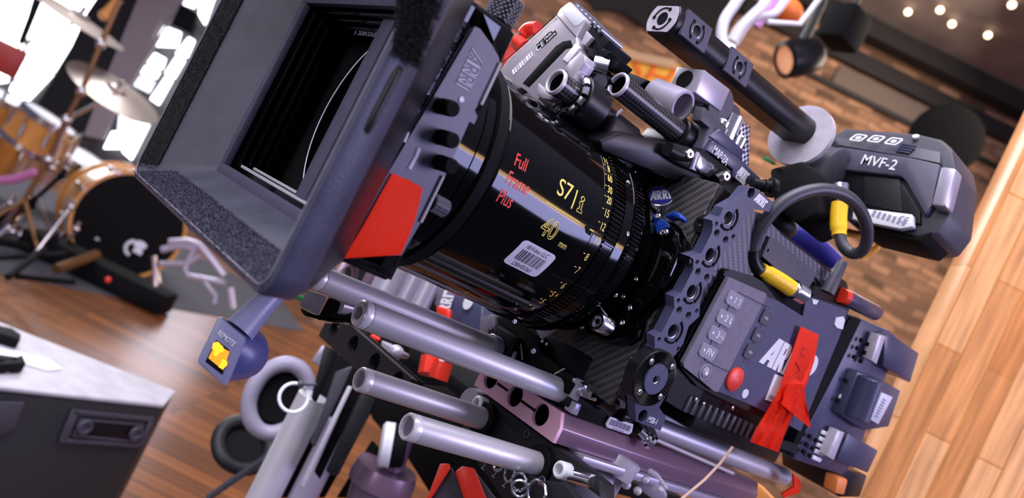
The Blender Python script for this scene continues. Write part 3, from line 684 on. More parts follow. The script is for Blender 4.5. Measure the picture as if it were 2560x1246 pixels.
for (x, y) in ((2110, 950), (2090, 1000), (2020, 1090), (2012, 1110), (2005, 1128), (2150, 850), (2140, 870), (2132, 892)):
    p = pY(x, y, 312); b.cyl(p, p + Vector((0, -2.4, 0)), 1.7, 14); p2 = pY(x + 16, y + 10, 312); b.cyl(p2, p2 + Vector((0, -2.4, 0)), 1.7, 14)
build('pin', b, M['black_soft'], rp)
b = MB(); b.prism(Y2(((2100, 1168), (2170, 1190), (2150, 1246), (2100, 1246)), 320), (0, 60, 0), 2); build('lower_block', b, M['black'], rp)
b = MB(); b.prism(Y2(((2096, 1196), (2122, 1200), (2112, 1240), (2088, 1236)), 306), (0, 12, 0), 2); build('orange_tab', b, mat('orange_plastic', (.85, .26, .06), .5), rp)
# antenna and round knob on the rear top
b = MB(); a = pY(2068, 732, 304); c = pY(2108, 654, 304); b.lathe([(0, 0), (0, 5.0), ((c - a).length - .8, 3.5), ((c - a).length, 2.9), ((c - a).length, 0)], a, c - a, 28)
solo('stub_antenna', b, M['dark_grey'], 'tapered dark grey stub antenna standing on the rear of the camera', 'antenna')
kn = thing('timecode_knob', 'blue grey round knob with a red band on top of the camera rear', 'knob', pY(2150, 780, 312))
a = pY(2102, 738, 312); c = pY(2188, 782, 312); d = (c - a).normalized()
b = MB(); b.lathe([(7, 0), (7, 6), (10, 6.3), ((c - a).length, 6.1), ((c - a).length + 1, 5.4), ((c - a).length + 1, 0)], a, d, 32); build('knob_body', b, M['blue_plate'], kn)
b = MB(); b.lathe([(0, 0), (0, 5.6), (6.8, 6), (6.8, 0)], a, d, 32); build('red_band', b, M['red'], kn)

# ================================================================ side bracket
sb = thing('side_bracket', 'blue grey perforated side bracket with threaded holes beside the lens mount', 'bracket', (385, 304, -52))
ol = [(1869, 470), (1889, 471), (1933, 506), (1922, 531), (1908, 526), (1886, 524), (1868, 535), (1855, 558), (1842, 596), (1828, 612), (1800, 645), (1788, 668), (1776, 706), (1756, 716), (1752, 740), (1748, 792), (1722, 816), (1708, 860), (1690, 886), (1672, 905), (1668, 985), (1648, 1020), (1665, 1045), (1651, 1078), (1619, 1066), (1590, 1054), (1588, 1014), (1584, 960), (1606, 905), (1626, 888), (1637, 869), (1637, 842), (1654, 833), (1686, 771), (1685, 743), (1703, 733), (1733, 674), (1734, 650), (1724, 642), (1753, 634), (1779, 583), (1782, 564), (1780, 552), (1798, 542), (1809, 520), (1845, 500)]
BY = 303.0
ol2 = [(pY(x, y, BY).x, pY(x, y, BY).z) for x, y in ol]
big = [(1823, 546), (1777, 638), (1731, 730), (1684, 829)]
small = [(1791, 560, 1.5), (1792, 583, 2.4), (1814, 600, 2.4), (1833, 592, 1.6), (1743, 656, 1.5), (1745, 680, 2.4), (1767, 694, 2.4), (1787, 685, 1.6), (1696, 752, 1.5), (1698, 776, 2.4), (1721, 789, 2.4), (1742, 778, 1.5), (1648, 849, 1.5), (1696, 873, 1.5)]
hs = []
for x, y in big: p = pY(x, y, BY); hs.append(circ(p.x, p.z, 4.7, 28))
for x, y, r in small: p = pY(x, y, BY); hs.append(circ(p.x, p.z, r, 16))
p = pY(1878, 482, BY); hs.append(circ(p.x, p.z, 3.4, 24)); p = pY(1607, 1040, BY); hs.append(circ(p.x, p.z, 3.8, 24))
b = MB(); b.plate(ol2, hs, 7, sidemap(0, BY + 3.5, 0), .5); build('bracket_plate', b, M['blue_plate'], sb)
b = MB()
for x, y in big:
    p = pY(x, y, BY)
    for k in range(4): b.torus((p.x, BY + 1.2 + 1.5 * k, p.z), (0, 1, .03), 4.5, .55, 28, 6)
for x, y, r in small:
    p = pY(x, y, BY)
    for k in range(3): b.torus((p.x, BY + 1.0 + 1.3 * k, p.z), (0, 1, .03), r - .15, .3, 16, 5)
build('thread', b, M['mesh_metal'], sb, label='bare metal threads in the holes')
b = MB()
for x, y in big:
    p = pY(x, y, BY)
    for a0, a1 in ((-35, 62), (-118, -52)):
        b.tube([(p.x + 7.1 * math.cos(math.radians(a)), BY - .05, p.z + 7.1 * math.sin(math.radians(a))) for a in range(a0, a1 + 1, 8)], .75, 8)
    for a in (62, -35, -118):
        q = (p.x + 7.1 * math.cos(math.radians(a)), p.z + 7.1 * math.sin(math.radians(a))); b.cyl((q[0], BY - .12, q[1]), (q[0], BY + .5, q[1]), 1.35, 14)
build('locating_groove', b, M['black_soft'], sb)
b = MB(); b.plate(ol2[6:-6], [], 1, sidemap(0, BY + 8.2, 0)); build('backing', b, M['black_soft'], sb)
b = MB()
for pts in (((1781, 556), (1797, 545), (1790, 566), (1778, 580)), ((1725, 646), (1735, 655), (1733, 668), (1722, 662))): b.prism(Y2(pts, 304), (0, 12, 0), .6)
build('cutaway_block', b, M['black'], sb)
b = MB(); c = pY(1640, 949, 298.5); b.lathe([(-5, 0), (-5, 17.5), (3, 17.5), (3.6, 17), (3.2, 9)], (c.x, 303, c.z), (0, -1, 0), 60); rs = build('rosette', b, M['black'], sb, label='toothed black rosette')
b = MB()
for k in range(60):
    a = 2 * math.pi * k / 60; ca, sa = math.cos(a), math.sin(a); tx, tz = -sa, ca
    P = lambda r, t, y: (c.x + r * ca + t * tx, y, c.z + r * sa + t * tz)
    b.raw([P(10, -.42, 299.6), P(16.8, -.72, 299.4), P(16.8, .72, 299.4), P(10, .42, 299.6), P(10, 0, 299.0), P(16.8, 0, 298.2)], [(0, 1, 5, 4), (3, 4, 5, 2), (0, 4, 3), (1, 2, 5)])
build('rosette_tooth_ring', b, M['black'], rs)
b = MB(); b.plate(circ(0, 0, 9.4, 40), [circ(0, 0, 2.8, 20)], 3, sidemap(c.x, 299.6, c.z), .3); build('rosette_disc', b, M['blue_plate'], rs)
b = MB()
for k in range(3): b.torus((c.x, 299 + 1.2 * k, c.z), (0, 1, .03), 2.6, .35, 18, 6)
for ang in (62, 152, 242, 332):
    a = math.radians(ang - 10); screw(b, (c.x + 13.5 * math.cos(a), 299.2, c.z + 13.5 * math.sin(a)), (0, -1, 0), 2.1, 1.2)
build('rosette_screw', b, M['chrome'], rs)
b = MB(); f0 = pY(1884, 501, BY - .1); mark(b, 5.6, planemap(f0, (1, 0, -.03), (0, 0, 1)), .1, ws=.95)
f0 = pY(1632, 1053, BY - .1); b.text('MSB-1', 3.6, planemap(f0, (1, 0, 0), (0, 0, 1)), 'CENTER', .08, ws=.72, bold=.012)
build('white_lettering', b, M['white'], sb, label='small white maker name and part number')

# ================================================================ top adapter plate
tp = thing('top_plate', 'black and blue grey top mounting plate with white lettering above the camera', 'mounting plate', (400, 350, 110))
TY = 338.0
b = MB(); b.prism(Y2(((1766, 376), (1786, 352), (1850, 399), (1903, 447), (1872, 462), (1831, 442), (1832, 424), (1800, 398)), TY), (0, 60, 0), .5); build('name_plate', b, M['blue_plate'], tp)
b = MB(); b.prism(Y2(((1774, 341), (1803, 323), (1862, 378), (1850, 403), (1790, 354)), TY + 2), (0, 50, 0), .6); build('upper_block', b, M['blue_plate'], tp)
b = MB(); b.prism(X2(((1709, 338), (1722, 304), (1776, 317), (1753, 374), (1700, 362)), 370), (10, 0, 0), 1.2); build('front_block', b, M['panel'], tp)
b = MB(); b.prism(X2(((1737, 264), (1763, 269), (1752, 302), (1728, 300)), 360), (26, 0, 0), .8); build('rear_block', b, M['dark_grey'], tp)
b = MB(); f0 = pY(1801, 390, TY - .2); b.text('MAP-2A', 5.2, planemap(f0, (1, 0, -.07), (0.05, 0, 1)), 'CENTER', .1, ws=.70, bold=.012)
f0 = pY(1842, 433, TY - .2); mark(b, 5.8, planemap(f0, (1, 0, -.05), (0, 0, 1)), .1, ws=.86)
f0 = pY(1851, 450, TY - .2); b.text('K2.0000', 3.2, planemap(f0, (1, 0, -.05), (0, 0, 1)), 'CENTER', .1, ws=.75, bold=.01)
build('white_lettering', b, M['white'], tp, label='white lettering with plate number and maker name')
b = MB()
ol = ((1500, 352), (1560, 330), (1640, 352), (1700, 362), (1755, 376), (1800, 400), (1832, 425), (1836, 445), (1870, 462), (1876, 474), (1850, 500), (1806, 516), (1790, 512), (1740, 470), (1660, 440), (1560, 400), (1506, 378))
b.prism(Y2(ol, 344), (0, 84, 0), 1.2); build('clamp_body', b, M['black'], tp)
b = MB()
b.prism(Y2(((1690, 362), (1740, 372), (1768, 380), (1830, 425), (1824, 452), (1790, 450), (1760, 440), (1712, 420), (1676, 398)), 338), (0, 6, 0), 1.5)
b.tube([pY(x, y, 339) for x, y in ((1668, 372), (1690, 384), (1720, 388))], 4.5, 14); b.tube([pY(x, y, 338) for x, y in ((1786, 452), (1800, 444), (1816, 440))], 4.6, 14)
build('clamp_lever', b, M['black'], tp)
b = MB(); b.prism(Y2(((1738, 416), (1752, 388), (1758, 392), (1790, 416), (1778, 426), (1768, 436), (1750, 432)), 336.6), (0, 3, 0), .8); build('wedge', b, M['chrome'], tp, label='bright metal wedge in the clamp')
b = MB(); b.prism(Y2(((1728, 424), (1746, 380), (1752, 384), (1738, 418), (1744, 430)), 336), (0, 4, 0), .6); build('wedge_edge', b, M['lavender_metal'], tp)
b = MB()
for x, y in ((1721, 385), (1812, 441)): screw(b, pY(x, y, 335.4), (-.2, -1, 0), 3.0, 2.4)
for x, y, yy in ((1572, 426, 352), (1584, 431, 352), (1580, 382, 350), (1805, 492, 342), (1817, 496, 342)): screw(b, pY(x, y, yy), (0, -1, 0), 1.3, 1)
for x, y in ((1806, 312), (1849, 352)): p = pY(x, y, 352); b.lathe([(-9, 0), (-9, 4.4), (-1, 4.6), (0, 3.8), (0, 0)], p + Vector((0, 0, 3)), (0, 0, 1), 12)
build('plate_screw', b, M['chrome'], tp)
b = MB()
p = pY(1900, 462, 330); q = pY(1934, 471, 326); d = q - p
b.lathe([(-6, 0), (-6, 3.4), (2, 3.4), (2.4, 4.4), (4.4, 4.4), (5, 3.6), (7, 3.6), (7.4, 4.6), (9, 4.6)] + [(d.length - 3, 4.4), (d.length - 3, 6.6), (d.length, 6.6), (d.length, 0)], p, d, 32)
build('thumb_screw', b, M['black'], tp)
b = MB(); nrm = d.normalized(); b.lathe([(0, 6.3), (.4, 6.2), (.4, 0)], q, nrm, 32); 
b2 = MB(); u = nrm.orthogonal().normalized(); b2.tube([q + nrm * .6 - Vector((0, 0, 4.6)), q + nrm * .6 + Vector((0, 0, 4.6))], .5, 6)
build('thumb_screw_face', b, M['blue_plate'], tp); build('screw_slot', b2, M['ink'], tp)
b = MB(); c = pD(1708, 266, 500); b.pipe(c, c + Vector((-3, 26, 4)), 10.4, 8.2, 40, .6); build('tube_collar', b, M['lavender_metal'], tp)
b = MB(); c = pD(1612, 238, 520); b.pipe(c, c + Vector((-3, 26, 4)), 9.4, 7.2, 40, .6); build('tube_collar', b, M['black'], tp)
b = MB(); p = pY(1830, 290, 372); b.cyl(p, p + Vector((2, 0, -40)), 9, 28); build('round_post', b, M['chrome'], tp)
b = MB(); b.prism(Y2(((1852, 300), (1876, 318), (1872, 420), (1850, 398)), 366), (0, 20, 0), .4)
mm = mat('woven_grip', (.25, .24, .30), .4, metal=.5); tcn = nd(mm, 'ShaderNodeTexCoord'); ck = nd(mm, 'ShaderNodeTexChecker'); ck.inputs['Scale'].default_value = 420; ck.inputs[1].default_value = (.5, .48, .56, 1); ck.inputs[2].default_value = (.01, .01, .012, 1)
lk(mm, tcn.outputs['Object'], ck.inputs[0]); lk(mm, ck.outputs[0], pb(mm).inputs['Base Color']); build('grip_pad', b, mm, tp)

# ================================================================ top handle
hd = thing('top_carry_bar', 'long black round top handle with threaded holes and round end plate', 'handle', (420, 381, 165))
h0 = pX(1657, 48, 331); h1 = Vector((505, 381, 197)); ax = (h1 - h0).normalized(); hl = (h1 - h0).length
b = MB(); hu = Vector((0, 0, 1)); hu = (hu - ax * hu.dot(ax)).normalized(); hv = ax.cross(hu)
R = 13.6; flat = 9.6
ring = []
for k in range(48):
    a = 2 * math.pi * k / 48; u_, v_ = R * math.cos(a), R * math.sin(a); u_ = max(-flat, min(flat, u_)); ring.append((u_, v_))
ringR = [(R * math.cos(2 * math.pi * k / 48), R * math.sin(2 * math.pi * k / 48)) for k in range(48)]
loft(b, [[h0 + ax * s + hu * (r[0] * f) + hv * (r[1] * f) for r in rg] for s, rg, f in ((0, ring, .93), (1, ring, 1), (26, ring, 1), (27, ring, 1), (hl, ring, 1))])
for s, m in ((0, .93), (hl, 1)): b.bm.faces.new([b.bm.verts.new(h0 + ax * s + hu * r[0] * m + hv * r[1] * m) for r in ring])
build('grip_bar', b, M['black'], hd)
b = MB(); fm = planemap(h0 - ax * .1, -hv if (-hv).dot(Vector((0, -1, 0))) > 0 else hv, hu)
fw = [(r[1] * .92, r[0] * .92) for r in ring]
b.plate(fw, [circ(0, 0, 4.6, 28)], 1.2, fm, .3); fc = build('end_face', b, M['grey_alu'], hd, label='machined pale end face')
b = MB()
for k in range(4): b.torus(h0 + ax * (.6 + 1.4 * k), ax, 4.4, .6, 26, 6)
build('thread', b, M['mesh_metal'], hd)
b = MB()
for a0, a1 in ((60, 175), (240, 355)): b.tube([fm(7.4 * math.cos(math.radians(a)), 7.4 * math.sin(math.radians(a)), .75) for a in range(a0, a1 + 1, 10)], .55, 6)
for a in (60, 175, 240, 355): b.cyl(fm(7.4 * math.cos(math.radians(a)), 7.4 * math.sin(math.radians(a)), .7), fm(7.4 * math.cos(math.radians(a)), 7.4 * math.sin(math.radians(a)), 1.1), 1.3, 12)
build('locating_groove', b, M['black_soft'], hd)
for px, py in ((1741, 88), (1841, 188)):
    c = pY(px, py, 367.5); t = (c - h0).dot(ax); c = h0 + ax * t; nn = Vector((0, -1, .12)).normalized()
    c = c + nn * 13.3; f = planemap(c, ax, nn.cross(ax) * 1.0); 
    vv = nn.cross(ax)
    b = MB(); b.plate([(-13, -8.6), (13, -8.6), (13, 8.6), (-13, 8.6)], [circ(0, 0, 4.5, 28)], 2.0, planemap(c, ax, vv), .3); fl = build('mounting_flat', b, M['panel'], hd)
    b = MB()
    for k in range(4): b.torus(c - nn * (1.4 * k - .6), nn, 4.3, .6, 26, 6)
    build('thread', b, M['mesh_metal'], fl)
    b = MB(); b.lathe([(0, 4.6), (.1, 4.6), (.1, 0)], c - nn * .8, nn, 28)
    f = planemap(c + nn * 1.02, ax, vv)
    for a0, a1 in ((-60, 50), (140, 235)): b.tube([f(6.8 * math.cos(math.radians(a)), 6.8 * math.sin(math.radians(a)), 0) for a in range(a0, a1 + 1, 10)], .5, 6)
    for a in (-60, 50, 140, 235): b.cyl(f(6.8 * math.cos(math.radians(a)), 6.8 * math.sin(math.radians(a)), -.2), f(6.8 * math.cos(math.radians(a)), 6.8 * math.sin(math.radians(a)), .2), 1.3, 12)
    build('locating_groove', b, M['black_soft'], fl)
b = MB(); c = h1 + Vector((1, -2, -3)); f = planemap(c, (0, -1, 0), (0, 0, 1))
b.plate([(u * 1.0, v) for u, v in circ(0, 0, 27, 48, 25)], [], 4, f, .8); build('end_plate', b, M['grey_alu'], hd, label='pale round end plate')
b = MB(); b.prism(X2(((1693, 166), (1762, 174), (1738, 232), (1672, 222)), 366), (30, 0, 2), 1.0); build('handle_post', b, M['lavender_metal'], hd)
b = MB(); c = pX(1711, 199, 365.8); b.lathe([(0, 6.6), (.3, 6.4), (.3, 0)], c, (-1, 0, 0), 28); build('post_hole', b, M['black_soft'], hd)
b = MB(); c = pY(1800, 262, 366); b.cyl(c, c + Vector((0, -1.2, 0)), 12, 30); b.prism(Y2(((1765, 240), (1800, 228), (1852, 270), (1858, 330), (1800, 300), (1752, 272)), 369), (0, 24, 0), 2); build('handle_foot', b, M['dark_grey'], hd)

# ================================================================ viewfinder
vf = thing('viewfinder_monitor', 'grey angular viewfinder with fold-out monitor and white model name', 'viewfinder', (570, 330, 150))
VX = 545.0
b = MB(); b.prism(X2(((2060, 345), (2110, 322), (2290, 334), (2352, 346), (2382, 372), (2390, 420), (2374, 540), (2340, 586), (2290, 592), (2120, 552), (2060, 500), (2040, 410)), VX + 8), (48, 0, 0), 3); build('viewfinder_body', b, M['dark_grey'], vf)
b = MB(); b.prism([pX(2078, 360, VX + 1), pX(2110, 322, VX + 16), pX(2296, 336, VX + 16), pX(2352, 350, VX + 16), pX(2350, 408, VX + 1), pX(2270, 392, VX + 1)], (6, 0, 0), .8); build('key_panel', b, M['dark_grey'], vf)
b = MB(); b.prism(X2(((2078, 362), (2270, 392), (2350, 410), (2330, 512), (2312, 536), (2262, 450), (2250, 440), (2110, 424), (2052, 432)), VX), (10, 0, 0), 1.6); build('front_frame', b, M['panel'], vf)
b = MB(); b.prism(X2(((2110, 426), (2246, 442), (2300, 528), (2300, 560), (2130, 520), (2075, 470)), VX + 4), (4, 0, 0), .5); build('dark_recess', b, M['black'], vf)
b = MB(); b.prism(X2(((2160, 440), (2250, 448), (2256, 530), (2160, 510)), VX + 2.6), (2, 0, 0), .5); build('recess_cover', b, M['rubber'], vf)
b = MB(); b.prism(X2(((2352, 414), (2392, 420), (2366, 518), (2326, 512)), VX - 6), (14, 0, 0), 2.5); build('hinge_latch', b, M['lavender_metal'], vf)
b = MB(); c = pX(2197, 407, VX - .4); b.text('MVF-2', 8.2, planemap(c, (0, -1, 0.0), (0, 0, 1)), 'CENTER', .15, ws=.92, bold=.045)
build('model_lettering', b, M['white'], vf, label='white model name on the front')
for x, y in ((2146, 345), (2190, 348), (2234, 354)):
    c = pX(x, y, VX + 1.5); tilt = (pX(2110, 322, VX + 16) - pX(2110, 362, VX + 1)); tilt.y = 0; f = planemap(c, (0, -1, .02), tilt)
    b = MB(); o_ = rrect(-5.0, 5.0, -5.4, 5.4, 2, 4); i_ = rrect(-4.0, 4.0, -4.4, 4.4, 1.4, 4); b.plate(o_, [i_], .8, f); k = build('key_outline', b, M['white'], vf)
    b = MB(); b.plate(rrect(-1.8, 1.8, -1.9, 1.9, .5), [circ(0, 0, .8, 10)], .6, f); build('key_symbol', b, M['white'], k)
b = MB(); c = pX(2262, 372, VX + 3)
for k in range(4): b.box(VX + 1 + k, VX + 3 + k, c.y - 6, c.y + 5, c.z - 4 + 2.4 * k, c.z - 2.6 + 2.4 * k, .3)
build('thumb_wheel', b, M['blue_plate'], vf)
b = MB(); c = pX(2290, 345, VX + 8); b.cyl(c, c + Vector((-1.5, 0, 1)), 2.4, 14); build('function_button', b, M['label'], vf)
b = MB(); b.prism(X2(((2134, 518), (2280, 536), (2282, 566), (2250, 572), (2130, 548)), VX - 2), (6, 0, 0), .6); lb = build('rating_label', b, M['label'], vf, label='white rating label under the recess')
b = MB(); c = pX(2205, 545, VX - 2.2)
for k in range(7): b.box(VX - 2.4, VX - 2, c.y - 18 + 4 * k, c.y - 15.6 + 4 * k, c.z - 1.8 + k * .2, c.z + 3 + k * .2)
c = pX(2258, 550, VX - 2.2); b.text('CE', 5, planemap(c, (0, -1, 0), (0, 0, 1)), 'CENTER', .1, ws=.9); build('label_print', b, M['grey_ink'], lb)
b = MB(); b.prism(X2(((2130, 556), (2290, 592), (2330, 578), (2300, 606), (2270, 600), (2150, 572)), VX + 6), (40, 0, 0), 1.5); build('eyecup_edge', b, M['black_soft'], vf)
b = MB()        # swivel arm joining handle to viewfinder
b.prism(X2(((2012, 300), (2030, 290), (2062, 330), (2050, 420), (2016, 400), (1990, 410), (2006, 340)), 520), (34, 0, 0), 2); build('swivel_arm', b, M['black'], vf)
b = MB(); c = pX(2060, 420, 530); b.lathe([(-14, 0), (-14, 27), (14, 27), (16, 24), (16, 0)], c + Vector((12, 8, -6)), (0.1, -1, 0), 40); build('swivel_drum', b, M['dark_grey'], vf)
b = MB(); screw(b, pX(2003, 342, 516), (-.4, -1, 0), 3.2, 2); p = pX(2024, 296, 518); b.ball(p, 3); build('swivel_screw', b, M['chrome'], vf)
b = MB(); b.prism(X2(((1920, 420), (2005, 398), (2048, 430), (2050, 530), (1990, 560), (1930, 500)), 500), (44, 0, 0), 4); build('arm_bracket', b, M['black_soft'], vf)
b = MB(); b.prism(X2(((1902, 394), (1918, 391), (1936, 408), (1926, 407)), 498), (4, 0, 0), .3); build('green_tab', b, M['green'], vf)

# ================================================================ viewfinder cable
def spline(pts, n=8):
    pts = [Vector(p) for p in pts]; out = []
    for i in range(len(pts) - 1):
        a, b_, c, d = pts[max(i - 1, 0)], pts[i], pts[i + 1], pts[min(i + 2, len(pts) - 1)]
        for k in range(n):
            t = k / n; out.append(.5 * ((2 * b_) + (c - a) * t + (2 * a - 5 * b_ + 4 * c - d) * t * t + (3 * b_ - a - 3 * c + d) * t ** 3))
    out.append(pts[-1]); return out
vc = thing('viewfinder_cable', 'looped dark cable with yellow wrapped ends joining camera and viewfinder', 'cable', pD(1960, 560, 540))
path = [pD(x, y, d) for x, y, d in ((1915, 683, 519), (1893, 668, 516), (1882, 640, 512), (1886, 605, 508), (1908, 560, 504), (1946, 515, 502), (2000, 484, 505), (2060, 474, 512), (2115, 490, 522), (2150, 525, 535), (2168, 575, 548), (2160, 622, 558), (2132, 634, 566), (2108, 615, 571), (2098, 585, 575))]
b = MB(); b.tube(spline(path, 8), 4.2, 16); build('cord', b, M['cable'], vc)
b = MB(); b.tube(spline([pD(x, y, d) for x, y, d in ((1903, 674, 517), (1925, 688, 520), (1950, 703, 523), (1978, 722, 527))], 5), [4.6] * 4 + [5.6] * 12, 16); build('wrap', b, M['ywrap'], vc, label='yellow heat-shrink wrap')
b = MB(); b.tube(spline([pD(x, y, d) for x, y, d in ((2098, 590, 575), (2096, 560, 578), (2097, 530, 580), (2100, 508, 581))], 5), [5.2] * 3 + [5.9] * 13, 16); build('wrap', b, M['ywrap'], vc, label='yellow heat-shrink wrap')
b = MB(); p = pD(1978, 721, 527); q = pD(2012, 741, 531); d = q - p
b.lathe([(0, 4.2), (2, 5.4), (2.2, 4.6), (3.4, 4.6), (3.6, 6.2), (d.length - 1, 6.4), (d.length, 5), (d.length, 0)], p, d, 24)
p = pD(2100, 508, 581); q = pD(2100, 462, 584); d = q - p; b.lathe([(0, 4.6), (3, 5.6), (3.2, 5), (4.5, 5), (5, 6.4), (d.length, 6.4), (d.length, 0)], p, d, 24)
build('plug', b, M['chrome'], vc, label='bright metal plug')
b = MB(); b.tube(spline([pD(x, y, d) for x, y, d in ((1893, 672, 515.5), (1884, 655, 513), (1880, 640, 511), (1881, 625, 509.5))], 5), 4.7, 16); build('boot', b, M['black'], vc)
# orange cord loops behind it
b = MB(); b.tube(spline([pD(x, y, d) for x, y, d in ((2028, 562, 640), (2060, 574, 645), (2110, 580, 650), (2160, 590, 655), (2195, 590, 660), (2190, 620, 660), (2150, 640, 660))], 6), 3.4, 10)
solo('orange_cable', b, mat('orange_cord', (.95, .42, .02), .45), 'bright orange cord passing behind the looped viewfinder cable', 'cable')
# blue curved handle-like grip behind
b = MB(); b.tube(spline([pD(x, y, d) for x, y, d in ((1930, 575, 690), (1985, 590, 690), (2040, 620, 690), (2082, 660, 690))], 6), [9, 10, 10] + [10] * 16, 12)
solo('blue_grip', b, mat('blue_rubber', (.03, .03, .33), .45), 'curved blue grip sticking out behind the camera top', 'grip')
b = MB(); b.ball(pD(1950, 560, 640), 15, (1.3, .8, .7)); solo('foam_windscreen', b, M['rubber'], 'small dark foam ball behind the looped cable', 'foam ball')

# ================================================================ lens motor and its carbon tubes
mo = thing('lens_motor', 'silver grey lens motor box with red plug beside carbon tubes', 'lens motor', pX(1330, 220, 281))
MX = 281.0
fa = X2(((1424, 2), (1398, 22), (1389, 40), (1268, 150), (1240, 188), (1300, 236), (1330, 262), (1420, 170), (1452, 140), (1440, 92), (1466, 48)), MX)
b = MB(); b.prism(fa, (26, 0, 0), 1.2); build('motor_body', b, M['motor_grey'], mo)
b = MB(); b.prism(X2(((1426, 6), (1402, 26), (1436, 66), (1446, 62), (1462, 48)), MX - .3), (1, 0, 0), .3); build('asset_label', b, M['label'], mo, label='white label on the upper end')
b = MB(); b.prism(X2(((1426, 100), (1408, 103), (1390, 114), (1306, 208), (1322, 218), (1414, 122), (1432, 118)), MX - .4), (1, 0, 0), .3)
b.prism(X2(((1372, 80), (1388, 75), (1392, 84), (1356, 118), (1344, 122), (1340, 113)), MX - .3), (1, 0, 0), .2)
build('dark_inlay', b, M['black_soft'], mo)
ed = (pX(1389, 76, MX) - pX(1285, 178, MX)).normalized(); ev = Vector((-1, 0, 0)).cross(ed)
b = MB(); c = pX(1350, 116, MX - .6); b.text('CE', 4.6, planemap(c, ed, ev), 'CENTER', .08, ws=.9)
c = pX(1375, 90, MX - .6); b.text('Made in\nAustria', 2.2, planemap(c, ed, ev), 'CENTER', .08, ws=.9, bold=.01)
for k in range(9):
    a = pX(1330, 135, MX - .4).lerp(pX(1284, 180, MX - .4), k / 8); w_ = .7 + .5 * (k % 3)
    b.prism([a + ed * -w_ * .5 + ev * -2.6, a + ed * w_ * .5 + ev * -2.6, a + ed * w_ * .5 + ev * 2.6, a + ed * -w_ * .5 + ev * 2.6], (-.15, 0, 0))
build('label_print', b, M['white'], mo)
b = MB()
for a, c in (((1388, 40), (1258, 156)), ((1392, 38), (1440, 92))): b.tube([pX(*a, MX - .2), pX(*c, MX - .2)], .3, 6)
build('seam', b, M['ink'], mo)
b = MB(); b.prism(X2(((1466, 48), (1478, 62), (1500, 78), (1526, 100), (1505, 122), (1528, 128), (1502, 152), (1470, 138), (1454, 118), (1470, 96), (1446, 92)), MX + 6), (22, 0, 0), 1); build('gear_head', b, M['black'], mo)
b = MB()
for k in range(7):
    a = pX(1438, 12, MX + 4).lerp(pX(1500, 74, MX + 4), k / 6); b.cyl(a, a + Vector((20, 0, 0)), 2.0, 10)
build('drive_gear', b, M['mesh_metal'], mo)
b = MB(); b.prism(X2(((1440, 106), (1406, 148), (1418, 156), (1450, 118)), MX - 1), (2, 0, 0), .3); build('white_tag', b, M['white'], mo)
b = MB(); p = pX(1470, 70, MX + 4); b.prism(X2(((1466, 76), (1480, 92), (1462, 112), (1452, 108)), MX + 2), (3, 0, 0), .4); build('grey_cap', b, M['grey_alu'], mo)
b = MB(); b.prism([p - Vector((6, 0, 0)) for p in X2(((1466, 144), (1440, 166), (1428, 184), (1440, 204), (1447, 226), (1456, 206), (1462, 190), (1478, 168), (1480, 152)), MX - 2)], (9, 0, 0), .8)
b.prism([p - Vector((6, 0, 0)) for p in X2(((1362, 218), (1358, 248), (1372, 258), (1392, 262), (1424, 254), (1440, 236), (1424, 238), (1396, 244), (1378, 238)), MX - 4)], (9, 0, 0), .8); build('clamp_arm', b, M['motor_grey'], mo)
b = MB(); c = pX(1484, 160, MX + 6); b.lathe([(0, 0), (0, 5.4), (9, 5.6), (9, 0)], c, (.7, -.7, .2), 20); b.cyl(pX(1500, 204, MX + 12), pX(1500, 204, MX + 22), 4.4, 20); build('clamp_screw', b, M['chrome'], mo)
b = MB(); b.prism(X2(((1470, 150), (1500, 160), (1520, 190), (1505, 215), (1470, 200), (1452, 170)), MX + 14), (14, 0, 0), 2); build('clamp_body', b, M['black'], mo)
# red plug at the far side of the motor
b = MB(); b.tube(spline([pX(x, y, MX + 20) for x, y in ((1296, 122), (1304, 94), (1320, 76), (1342, 70))], 6), 3.6, 14); build('plug_cable', b, M['cable'], mo)
b = MB(); b.tube(spline([pX(x, y, MX + 19) for x, y in ((1308, 86), (1322, 72), (1344, 70))], 6), 4.6, 14); b.cyl(pX(1294, 104, MX + 18), pX(1314, 120, MX + 18), 5.2, 18); build('red_plug', b, M['red'], mo, label='red plug and collar')
c1 = pD(1390, 205, 452); c2 = pD(1545, 212, 470)
def ctube(name, p, L, label):
    t = thing(name, label, 'tube', p + Vector((L / 2, 0, -7.5)), 'carbon fibre tubes above the lens')
    b = MB(); r = 7.5; seg = 40; n = int(L / 2)
    uvl = []
    rows = [[b.bm.verts.new(p + Vector((L * i / n, -r * math.cos(2 * math.pi * k / seg), r * math.sin(2 * math.pi * k / seg)))) for k in range(seg)] for i in range(n + 1)]
    ul = b.bm.loops.layers.uv.new('UVMap')
    for i in range(n):
        for k in range(seg):
            f = b.bm.faces.new([rows[i][k], rows[i][(k + 1) % seg], rows[i + 1][(k + 1) % seg], rows[i + 1][k]])
            for l, (ii, kk) in zip(f.loops, ((i, k), (i, k + 1), (i + 1, k + 1), (i + 1, k))):
                x, a = L * ii / n, kk / seg * 2 * math.pi * r; l[ul].uv = ((x + a) / 2.6, (x - a) / 2.6)
    build('weave', b, M['carbon_tube'], t)
    b = MB(); b.lathe([(1.5, 6.0), (-.6, 6.0), (-1.2, 6.6), (-1.2, 7.2), (-.6, 7.8), (1, 7.8), (1.2, 7.5)], p, (1, 0, 0), 44); build('rim', b, M['grey_alu'], t, label='pale metal rim')
    b = MB(); b.lathe([(1, 6.2), (L, 6.2), (L, 0)], p, (1, 0, 0), 32); build('bore', b, M['black_soft'], t)
    return t
t1 = ctube('carbon_tube', c1, 70, 'short carbon fibre tube held by the silver lens motor clamp')
t2 = ctube('carbon_tube', c2, 66, 'longer carbon fibre tube running back beside the top plate')
b = MB()
